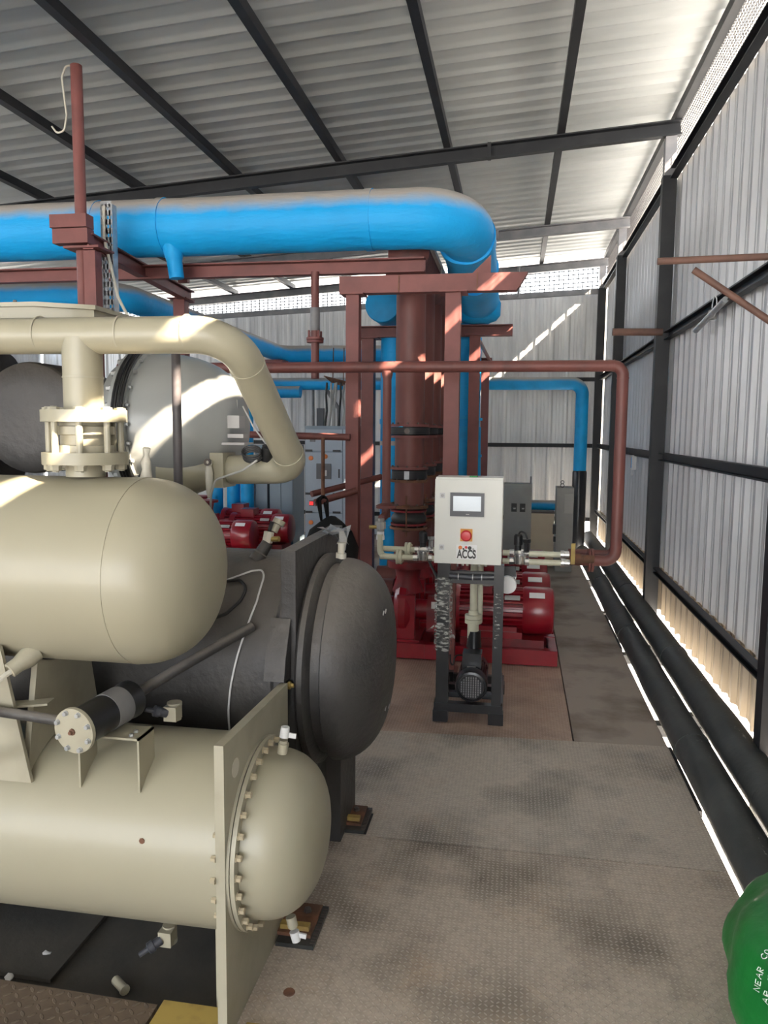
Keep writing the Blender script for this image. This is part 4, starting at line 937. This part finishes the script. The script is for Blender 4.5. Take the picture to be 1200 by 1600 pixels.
# ------------------------------------------------------------------ dosing skid: stand, cabinet, pump, pipework
FY = 4.26
K = thing('pump_stand', 'black steel stand under the white control cabinet', 'stand', (-.232, 4.45, 0))
def leg(x0, x1, y0, y1, z1):
    b = MB().box(x0, x1, y0, y1, .02, z1); b.bevel(.004, 1); return b.build('leg', 'black_paint', K)
leg(-.416, -.346, FY, FY+.06, .911); leg(-.100, -.045, FY, FY+.06, .911)
leg(-.412, -.355, FY+.52, FY+.57, .12); leg(-.100, -.045, FY+.52, FY+.57, .12)
for x in (-.385, -.07):
    for y in (FY+.01, FY+.54):
        b = MB().box(x-.045, x+.04, y-.02, y+.05, -.006, .06); b.bevel(.004, 1); q = b.build('foot', 'black_paint', K)
    b = MB().box(x-.03, x+.03, FY, FY+.05, -.010, -.005); b.build('foot_pad', 'rust', K)
b = MB().box(-.425, -.035, FY-.005, FY+.045, .055, .105).box(-.425, -.375, FY, FY+.55, .055, .105).box(-.085, -.035, FY, FY+.55, .055, .105).box(-.425, -.035, FY+.53, FY+.57, .055, .105)
b.bevel(.003, 1); b.build('base_frame', 'black_paint', K)
b = MB().box(-.38, -.08, FY+.10, FY+.14, .105, .135).box(-.38, -.08, FY+.24, FY+.29, .105, .135); b.build('motor_rail', 'black_paint', K)
b = MB().box(-.36, -.09, FY+.005, FY+.04, .80, .87); b.bevel(.003, 1); b.build('cross_rail', 'black_paint', K)
b = MB().tube([(-.35, FY-.006, .845), (-.23, FY-.008, .84), (-.10, FY-.006, .845)], .016, 12); q = b.build('cable_conduit', 'screen_frame', K); q['label'] = 'dark grey conduit across the stand'
for x in (-.30, -.22, -.17):
    b = MB().ring((x, FY-.008, .8415), (1, 0, 0), .014, .018, .005, 14); b.build('cable_tie', 'wire_white', q)
b = MB()
nz, na = 26, 20
V = []
for i in range(nz+1):
    z = .41 + (.835-.41)*i/nz
    for k in range(na):
        a = 2*PI*k/na; c = Vector((-.381, FY+.03, z)); e = .7
        p = c + Vector((math.copysign(abs(math.cos(a))**e, math.cos(a))*.050, math.copysign(abs(math.sin(a))**e, math.sin(a))*.046, 0))
        p += noise.noise_vector(p*34)*.009; V.append(p)
b._add(V, [(i*na+k, i*na+(k+1) % na, (i+1)*na+(k+1) % na, (i+1)*na+k) for i in range(nz) for k in range(na)])
for (x, z, w_, h_) in ((-.335, .50, .03, .045), (-.43, .54, .035, .02), (-.338, .825, .03, .015), (-.425, .64, .03, .02)):
    b._add([Vector((x, FY-.01, z+h_)), Vector((x+math.copysign(w_, x+.381), FY-.02, z-.01)), Vector((x, FY-.012, z-h_*.3))], [(0, 1, 2)])
tag(b.build('plastic_wrap', 'film'), 'torn clear plastic film wrapped round the left leg of the black stand', 'plastic film')
b = MB()
for k in range(15):
    z = .44+.022*k+.006*math.sin(k*7); w_ = .012+.012*abs(math.sin(k*3.3))
    b._add([Vector((-.088+.006*math.sin(k*5), FY-.002, z)), Vector((-.088+w_+.008, FY-.003, z+.004)), Vector((-.088+w_, FY-.004, z+.013)), Vector((-.09, FY-.0025, z+.010))], [(0, 1, 2, 3)])
q = b.build('wrap_residue', 'film', K); q['label'] = 'scraps of clear film stuck along the right leg'

Cb = thing('control_cabinet', 'white control cabinet with touchscreen and red emergency knob on the black stand', 'cabinet', (-.245, 4.36, .912))
b = MB().box(-.434, -.062, FY+.015, FY+.21, .912, 1.396); b.bevel(.004, 2); b.build('body', 'cab_white', Cb)
b = MB().box(-.436, -.064, FY-.005, FY+.012, .914, 1.386); b.bevel(.004, 2); dr = b.build('door', 'cab_white', Cb)
b = MB().box(-.350, -.163, FY-.018, FY-.004, 1.182, 1.313); b.bevel(.007, 3); sc_ = b.build('touchscreen', 'screen_frame', Cb)
b = MB().box(-.333, -.180, FY-.0195, FY-.017, 1.212, 1.295); q = b.build('display', 'screen_face', sc_); q['label'] = 'pale blue-grey lit screen'
b = MB().box(-.262, -.244, FY-.0190, FY-.0175, 1.193, 1.196); b.build('bezel_mark', 'wire_grey', sc_)
b = MB().box(-.291, -.224, FY-.009, FY-.004, 1.042, 1.112); b.bevel(.003, 1); es = b.build('emergency_plate', 'yellow_paint', Cb); es['label'] = 'yellow-orange square plate'
es.data.materials[0] = MATS['amber_paint']
b = MB().lathe((-.2575, FY-.006, 1.076), (0, -1, 0), [(0, .018), (.015, .018), (.016, .030), (.028, .031), (.036, .024), (.038, 0)], 28); q = b.build('emergency_knob', 'red_knob', es); q['label'] = 'red mushroom knob'
b = MB().box(-.312, -.198, FY-.0065, FY-.0045, .942, 1.022); st = b.build('sticker', 'label_white', Cb); st['label'] = 'white sticker with coloured dots and dark capital letters'
text_part('lettering', 'ACCS', 'text_dark', st, (-.255, FY-.0075, .968), .066, R_FRONT @ Matrix.Diagonal((.62, 1, 1)), bold=.0022)
for x, z, r, mt in ((-.290, 1.006, .011, 'orange_paint'), (-.272, .999, .0055, 'text_dark'), (-.258, 1.008, .008, 'red_knob'), (-.238, 1.005, .0105, 'text_dark'), (-.218, 1.000, .005, 'wire_grey')):
    b = MB().lathe((x, FY-.0062, z), (0, -1, 0), [(0, r), (.0008, r)], 18); b.build('dot', mt, st)
for z in (1.295, 1.005):
    b = MB().box(-.409, -.380, FY-.0085, FY-.004, z-.015, z+.015); b.bevel(.002, 1); lk = b.build('lock', 'wire_white', Cb)
    b = MB().lathe((-.3945, FY-.008, z), (0, -1, 0), [(0, .009), (.003, .008), (.004, .004)], 12); b.build('key_slot', 'wire_grey', lk)
for x in (-.36, -.28, -.255, -.225, -.19, -.15):
    b = MB().lathe((x, FY+.08, .912), (0, 0, -1), [(0, .011), (.012, .011), (.013, .008), (.022, .008)], 8); b.build('cable_gland', 'tape_white', Cb)
b = MB().box(-.25, -.205, FY+.05, FY+.10, 1.397, 1.402); tag(b.build('green_scrap', 'green_plain'), 'green scrap lying on top of the white cabinet', 'scrap')

Dp = thing('dosing_pump', 'small black electric pump standing on the black stand', 'pump', (-.215, 4.45, .105))
MX, MZ = -.215, .205
b = MB(); n = 30; prof = []
for k in range(n):
    a = 2*PI*k/n
    for r, f in ((.070, -.32), (.087, -.2), (.087, .2), (.070, .32)):
        aa = a+f*2*PI/n; prof.append((r*math.cos(aa), r*math.sin(aa)))
b.sweep([(MX, FY+.07, MZ), (MX, FY+.30, MZ)], prof); b.build('ribbed_body', 'black_paint', Dp, 20)
b = MB().lathe((MX, FY+.085, MZ), (0, -1, 0), [(0, .092), (.07, .092), (.085, .087), (.088, .074), (.083, .072), (.083, 0)], 36); fc = b.build('fan_cowl', 'black_paint', Dp)
b = MB()
for k in range(-4, 5):
    h_ = math.sqrt(max(.069**2-(k*.0135)**2, 0))
    for j in range(-4, 5):
        zz = j*.0135
        if abs(zz) < h_-.004: b.box(MX+k*.0135-.0035, MX+k*.0135+.0035, FY-.004, FY+.002, MZ+zz-.0048, MZ+zz+.0048)
q = b.build('grille', 'grey_steel', fc); q['label'] = 'grey fan grille'
b = MB().box(MX-.058, MX+.052, FY+.10, FY+.21, MZ+.07, MZ+.165); b.bevel(.008, 2); b.build('terminal_box', 'black_paint', Dp)
b = MB().box(MX-.03, MX+.02, FY+.096, FY+.1005, MZ+.085, MZ+.092); b.build('box_label', 'wire_grey', Dp)
b = MB().box(MX-.075, MX+.075, FY+.12, FY+.27, .1355, .150); b.bevel(.004, 1); b.build('foot', 'black_paint', Dp)
b = MB().lathe((MX, FY+.30, MZ), (0, 1, 0), [(0, .06), (.02, .085), (.09, .085), (.10, .06)], 28).lathe((MX, FY+.25, .37), (0, 0, 1), [(0, .045), (.06, .04), (.10, .038)], 20); b.build('pump_head', 'black_paint', Dp)
b = MB().tube(fillet([(MX-.055, FY+.13, .35), (MX-.10, FY+.10, .36), (MX-.11, FY+.08, .30), (-.34, FY+.09, .31), (-.345, FY+.10, .36)], .03, 5), .005, 7); b.build('cable', 'black_plain', Dp)
t = thing('dosing_pipe', 'upright cream plastic pipe with flange rising from the small black pump', 'pipe', (-.222, FY+.25, .44))
PX, PYY = -.222, FY+.25
b = MB().cyl((PX, PYY, .44), (PX, PYY, .96), .0225, 20); b.build('tube', 'pvc', t)
b = MB().lathe((PX, PYY, .425), (0, 0, 1), [(0, .034), (.09, .034), (.092, .05), (.115, .05), (.117, .042), (.119, .05), (.142, .05), (.144, .03), (.17, .028)], 24); b.build('flange', 'pvc', t)
for z in (.755, .80):
    yy = PYY+(.05 if z > .78 else 0)
    b = MB().cyl((PX, yy, z), (PX+.155, yy, z), .008, 10); b.build('gauge_branch', 'pvc', t)
    b = MB().lathe((PX+.055, yy, z), (1, 0, 0), [(0, .014), (.04, .014), (.042, .011), (.06, .011)], 10); b.build('fitting', 'cable_grey', t)
b = MB().cyl((PX+.035, PYY+.09, .50), (PX+.035, PYY+.09, .93), .016, 14); b.build('return_tube', 'pvc', t)
for yy, z, l in ((PYY-.01, .757, 'white pressure gauge peeping out behind the right leg of the stand'), (PYY+.05, .80, 'upper pressure gauge with clear glass behind the white one')):
    gq = thing('pressure_gauge', l, 'gauge', (PX+.19, yy, z))
    b = MB().lathe((PX+.195, yy-.012, z), (0, 1, 0), [(0, .050), (.004, .053), (.03, .053), (.034, .045)], 28); b.build('case', 'chrome' if z > .78 else 'label_white', gq)
    b = MB().lathe((PX+.195, yy-.0125, z), (0, -1, 0), [(0, .047), (.001, .047)], 28); b.build('dial', 'label_white' if z < .78 else 'clear_glass', gq)
def header(l, x0, x1, valve_x, right):
    t = thing('dosing_manifold', l, 'pipe', ((x0+x1)/2, 4.62, .86)); 
    for z, y in ((.885, 4.58), (.925, 4.64)):
        b = MB().cyl((x0, y, z), (x1, y, z), .0175, 16); b.build('tube', 'pvc', t)
        if not right:
            xx = -.70 if z < .9 else -.655
            b = MB().lathe((xx, y, z), (1, 0, 0), [(0, .044), (.014, .044), (.015, .038), (.020, .038), (.021, .044), (.035, .044)], 20); f = b.build('flange', 'pvc', t)
            bolts(f, circ((xx+.035, y, z), (1, 0, 0), .034, 4, .5), (1, 0, 0), .006, .008, 'bolt_mat')
        else:
            b = MB().lathe((x1-.02, y, z), (1, 0, 0), [(0, .026), (.02, .026), (.022, .022), (.05, .022)], 16); b.build('union', 'chrome', t)
        b = MB().lathe((valve_x-.05, y, z), (1, 0, 0), [(0, .024), (.025, .024), (.027, .019), (.05, .026), (.07, .026), (.09, .019), (.092, .024), (.115, .024)], 8); b.build('valve_body', 'chrome', t)
    b = MB().lathe((valve_x+.01, 4.57, .865), (0, 0, 1), [(0, .012), (.01, .03), (.045, .036), (.055, .038), (.065, .038)], 20); b.build('strainer_cup', 'chrome', t)
    b = MB().lathe((valve_x+.0, 4.64, .945), (0, 0, 1), [(0, .02), (.03, .02), (.032, .026), (.085, .026), (.095, .018)], 16); b.build('solenoid', 'black_plain', t)
    b = MB().lathe((valve_x+.05, 4.62, .94), (0, 0, 1), [(0, .016), (.05, .016), (.055, .024), (.075, .024)], 8); b.build('coil', 'chrome' if not right else 'black_plain', t)
    return t
t = header('twin cream plastic pipes with flanges, left of the white cabinet', -.80, -.44, -.545, False)
b = MB().tube(fillet([(-.805, 4.60, 1.02), (-.805, 4.60, .885), (-.72, 4.58, .885)], .04, 6), .019, 16); b.build('elbow', 'pvc', t)
b = MB().lathe((-.805, RY-.17, .985), (0, 0, 1), [(0, .026), (.02, .026), (.03, .023), (.05, .023)], 16); b.build('socket', 'white_plain', t)
b = MB().tube([(-.50, 4.57, .87), (-.44, 4.50, .78)], .008, 8); b.build('drain_hose', 'black_plain', t)
t = header('twin cream plastic pipes with metal valve, right of the white cabinet', -.06, .30, .03, True)
b = MB().tube(fillet([(.03, 4.64, 1.03), (.04, 4.64, 1.06), (.07, 4.63, 1.05), (.09, 4.62, 1.0)], .02, 5), .006, 8); b.build('coil_lead', 'black_plain', t)
b = MB().box(-.05, .02, 4.52, 4.55, .80, .86).jitter(.01, 20); b.build('hose_clip', 'black_plain', t)
t = thing('ball_valve', 'small brass ball valve under the red branch pipe', 'valve', (-.805, 4.62, 1.03))
b = MB().lathe((-.805, 4.62, 1.03), (0, 0, 1), [(0, .022), (.02, .022), (.022, .031), (.065, .031), (.067, .022), (.085, .022)], 8); b.build('body', 'cable_grey', t)
b = MB().cyl((-.83, 4.61, 1.062), (-.875, 4.60, 1.062), .012, 10); b.build('stem', 'brass', t)
b = MB().lathe((-.802, 4.66, 1.11), (-.0, .9, 0), [(0, .02), (.1, .02)], 12).cyl((-.805, 4.64, 1.115), (-.80, 4.78, 1.125), .022, 12); b.build('link_pipe', 'oxide_pipe', t)
t = thing('ball_valve', 'ball valve with yellow lever beside the slim red drop pipe', 'valve', (.35, 4.70, .86))
b = MB().lathe((.325, 4.66, .90), (1, .35, -.05), [(0, .024), (.03, .024), (.032, .034), (.075, .034), (.077, .024), (.16, .026)], 12); b.build('body', 'rust', t)
b = MB().box(.338, .362, 4.60, 4.606, .875, 1.0); b.bevel(.003, 1); q = b.build('lever', 'yellow_paint', t); q['label'] = 'yellow lever'
b = MB().cyl((.35, 4.605, .89), (.35, 4.66, .89), .008, 8); b.build('stem', 'rust', t)

# ------------------------------------------------------------------ boxes in front of the back wall
t = thing('starter_box', 'grey metal box with two black switches, behind the white cabinet', 'box', (.04, 9.4, 0))
b = MB().box(-.125, .205, 9.30, 9.55, .0, 1.035); b.bevel(.006, 2); b.build('body', 'box_grey', t)
b = MB().box(-.115, .185, 9.288, 9.302, .05, 1.015); b.bevel(.004, 1); b.build('door', 'box_grey', t)
for x in (.00, .10):
    b = MB().box(x-.032, x+.032, 9.275, 9.29, .70, .80); b.bevel(.006, 1).lathe((x, 9.278, .745), (0, -1, 0), [(0, .022), (.02, .018)], 12); sw = b.build('switch', 'black_plain', t)
    b = MB().box(x-.008, x+.02, 9.255, 9.262, .735, .75); b.build('switch_mark', 'wire_grey', sw)
b = MB().cyl((.19, 9.4, 1.03), (.19, 9.4, 1.12), .01, 8); b.build('conduit', 'grey_steel', t)
t = thing('tan_box', 'tan flat-fronted box between the two grey boxes by the back wall', 'box', (.35, 9.7, 0))
b = MB().box(.21, .49, 9.6, 9.9, 0, .655); b.bevel(.004, 1); b.build('body', 'tan_board', t)
b = MB().box(.205, .495, 9.59, 9.91, .655, .675); b.build('lid', 'bolt_dark', t)
b = MB().cyl((.205, 9.75, .745), (.56, 9.75, .745), .062, 20); tag(b.build('blue_branch', 'blue_flat'), 'short blue pipe lying on top of the tan box', 'pipe')
t = thing('louvred_box', 'grey metal box with side louvres, left of the black drop pipe', 'box', (.59, 9.4, 0))
b = MB().box(.495, .69, 9.25, 9.6, 0, 1.0); b.bevel(.006, 2); b.build('body', 'box_grey', t)
b = MB().box(.585, .682, 9.244, 9.252, .70, .93)
for k in range(6): b.box(.59, .678, 9.236, 9.246, .715+.036*k, .735+.036*k)
q = b.build('louvre_panel', 'cable_grey', t)
b = MB().box(.46, .495, 9.22, 9.30, .45, .56).box(.468, .495, 9.22, 9.28, .36, .42); b.bevel(.006, 1); b.build('latch', 'black_plain', t)
mark = thing('wall_mark', 'dark figure 8 above the louvred grey box', 'sign', (.555, 9.26, 1.0))
b = MB()
for z, r in ((1.025, .021), (1.066, .018)):
    b.tube([Vector((.555+r*math.cos(a), 9.27, z+r*1.05*math.sin(a))) for a in [2*PI*i/20 for i in range(21)]], .0045, 6, False)
b.build('figure', 'text_dark', mark)

# ------------------------------------------------------------------ lagged floor pipes along the right wall
for x, z, r_, l, sd in ((.931, .044, .088, 'black lagged floor pipe next to the walkway', 1), (1.111, .112, .0915, 'black lagged floor pipe next to the right wall, with white scuffs', 5)):
    t = thing('floor_pipe', l, 'pipe', (x, 5, 0), 'black lagged pipes along the right wall')
    b = wob_tube([(x, -1.0, z), (x, 10.0, z), (x-.02, 11.6, z)] if sd == 5 else [(x, -1.0, z), (x, 10.6, z)], r_, 32, .006, 2.0, sd); b.build('lagged_run', 'floor_lag', t, 60)
    for y in ((2.62, 3.97, 6.2, 8.3) if sd == 1 else (3.3, 5.4, 7.6)):
        b = MB().ring((x, y, z), (0, 1, 0), r_-.01, r_+.004, .05, 30); b.jitter(.003, 14); b.build('lagging_joint', 'floor_lag', t, 60)
sup = ('nearest', 'second', 'third', 'fourth', 'fifth')
for k, y in enumerate((2.55, 4.55, 6.0, 7.4, 9.0)):
    b = MB().box(.84, 1.262, y, y+.09, -.12, -.052).box(1.05, 1.17, y+.01, y+.08, -.052, .016); b.bevel(.004, 1)
    tag(b.build('cross_bearer', 'black_steel'), sup[k]+' cross bearer under the two floor pipes, counted from the viewer', 'bearer', 'bearers under the floor pipes')
for y0, y1, l in ((3.45, 4.16, 'nearer dark filler strip in the slit beside the floor pipe'), (6.07, 7.19, 'farther dark filler strip in the slit beside the floor pipe')):
    b = MB().box(.838, .862, y0, y1, -.05, -.02); tag(b.build('filler_strip', 'black_steel'), l, 'strip')
b = MB().lathe((.822, 2.46, -.0), (0, 0, 1), [(0, .012), (.02, .012), (.022, .008), (.04, .008)], 8); tag(b.build('floor_stud', 'bolt_dark'), 'dark stud at the walkway edge beside the nearest floor pipe', 'bolt')

# ------------------------------------------------------------------ things fixed to the right wall
b = MB().cyl((.603, 3.69, 2.414), (1.17, 3.69, 2.424), .0155, 14); tag(b.build('bracket_arm', 'brown_pipe'), 'horizontal brown pipe arm sticking out near the top right edge', 'bracket arm', 'brown pipe arms on the right wall')
b = MB().cyl((.769, 3.74, 2.384), (1.165, 3.74, 2.110), .0155, 14); tag(b.build('bracket_arm', 'brown_pipe'), 'slanting brown pipe arm below the horizontal one at the right edge', 'bracket arm', 'brown pipe arms on the right wall')
b = MB().cyl((.79, 6.93, 2.508), (1.20, 6.93, 2.502), .031, 14); tag(b.build('bracket_arm', 'brown_pipe'), 'brown pipe arm fixed to the black post behind the slim red pipe', 'bracket arm', 'brown pipe arms on the right wall')
t = thing('strut', 'short galvanised strut tied to the wall girt behind the slanting arm', 'strut', (1.2, 5.2, 2.35))
b = MB().cyl((1.185, 5.60, 2.345), (1.20, 4.92, 2.44), .019, 12); b.build('tube', 'galv_part', t)
b = MB().lathe((1.21, 5.25, 2.37), (0, .2, 1), [(0, .02), (.03, .035), (.06, .02)], 8).jitter(.012, 30); b.build('rag_knot', 'cable_grey', t)
b = MB().tube([Vector((1.20+.005*math.cos(a), 5.18+.08*math.cos(a), 2.44+.06*math.sin(a))) for a in [2*PI*i/20 for i in range(20)]], .004, 6); b.build('tie_wire', 'wire_white', t)
t = thing('wall_thermometer', 'small boxed gadget with blue and orange stripes on the right wall girt', 'meter', (1.22, 8.35, 1.24))
b = MB().box(1.19, 1.235, 8.28, 8.36, 1.27, 1.42); b.bevel(.004, 1); bd = b.build('body', 'wire_white', t)
b = MB().box(1.186, 1.191, 8.30, 8.322, 1.29, 1.40); q = b.build('blue_stripe', 'blue_flat', bd)
b = MB().box(1.186, 1.191, 8.325, 8.34, 1.29, 1.40); q = b.build('orange_stripe', 'orange_paint', bd)
b = MB().tube(fillet([(1.21, 8.30, 1.27), (1.205, 8.27, 1.22), (1.20, 8.34, 1.20), (1.205, 8.37, 1.27)], .03, 5), .004, 6); b.build('lead', 'wire_white', t)

# ------------------------------------------------------------------ green bag at the corner
t = thing('green_bag', 'crumpled green plastic bag with white print, at the bottom right corner', 'bag', (.86, 1.9, .0))
b = MB(); bmesh.ops.create_icosphere(b.bm, subdivisions=5, radius=1)
for v in b.bm.verts:
    p = v.co.copy(); n_ = p.normalized()
    q = Vector((p.x*.30, p.y*.54, p.z*.25))
    if n_.z < 0: q.x += -n_.z*.10
    q += n_*(.030*noise.noise(n_*2.3+Vector((3, 1, 0))) + .012*abs(noise.noise(Vector((n_.x*7, n_.y*3, n_.z*7)))))
    v.co = q + Vector((.875, 1.87, .235))
gb = b.build('sack', 'bag_green', t, 80)
def on_bag(strokes, name, w_):
    b = MB()
    for pl in strokes:
        P3 = []
        for (a, e) in pl:
            n_ = Vector((math.cos(e)*math.cos(a), math.cos(e)*math.sin(a), math.sin(e)))
            q = Vector((n_.x*.30, n_.y*.54, n_.z*.25))
            if n_.z < 0: q.x += -n_.z*.10
            q += n_*(.030*noise.noise(n_*2.3+Vector((3, 1, 0))) + .012*abs(noise.noise(Vector((n_.x*7, n_.y*3, n_.z*7)))))
            P3.append(q + Vector((.875, 1.87, .235)) + n_*.001)
        b.tube(P3, w_, 5)
    return b.build(name, 'label_white', gb)
GL = {'C': [[(.9, .8), (.6, 1), (.2, .9), (0, .5), (.2, .1), (.6, 0), (.9, .2)]], 'A': [[(0, 0), (.45, 1), (.9, 0)], [(.2, .4), (.7, .4)]], 'R': [[(0, 0), (0, 1), (.7, .9), (.7, .6), (0, .5), (.8, 0)]], 'O': [[(.5*(1+math.cos(t_)), .5*(1+math.sin(t_))) for t_ in [i*PI/5 for i in range(11)]]], 'N': [[(0, 0), (0, 1), (.8, 0), (.8, 1)]], 'E': [[(.8, 1), (0, 1), (0, 0), (.8, 0)], [(0, .5), (.6, .5)]]}
UA, UE, VA, VE = -.0013, .0052, -.0042, -.0036
def print_line(txt, a0, e0, s_):
    out = []
    for k, ch in enumerate(txt):
        for st_ in GL.get(ch, []):
            out.append([(a0+s_*((x+k*1.25)*.75*UA+y*VA), e0+s_*((x+k*1.25)*.75*UE+y*VE)) for x, y in st_])
    return out
q = on_bag(print_line('NEAR CO', PI*1.03, .40, 10) + print_line('AR C', PI*1.06, .42, 11), 'print', .0011); q['label'] = 'white printed letters'
def oval(r): return [(PI*1.085+r*(math.cos(t_)*UA+math.sin(t_)*VA), .44+r*(math.cos(t_)*UE+math.sin(t_)*VE)) for t_ in [i*PI/10 for i in range(21)]]
q = on_bag([oval(12), oval(7)], 'emblem', .002); q['label'] = 'white round printed emblem'
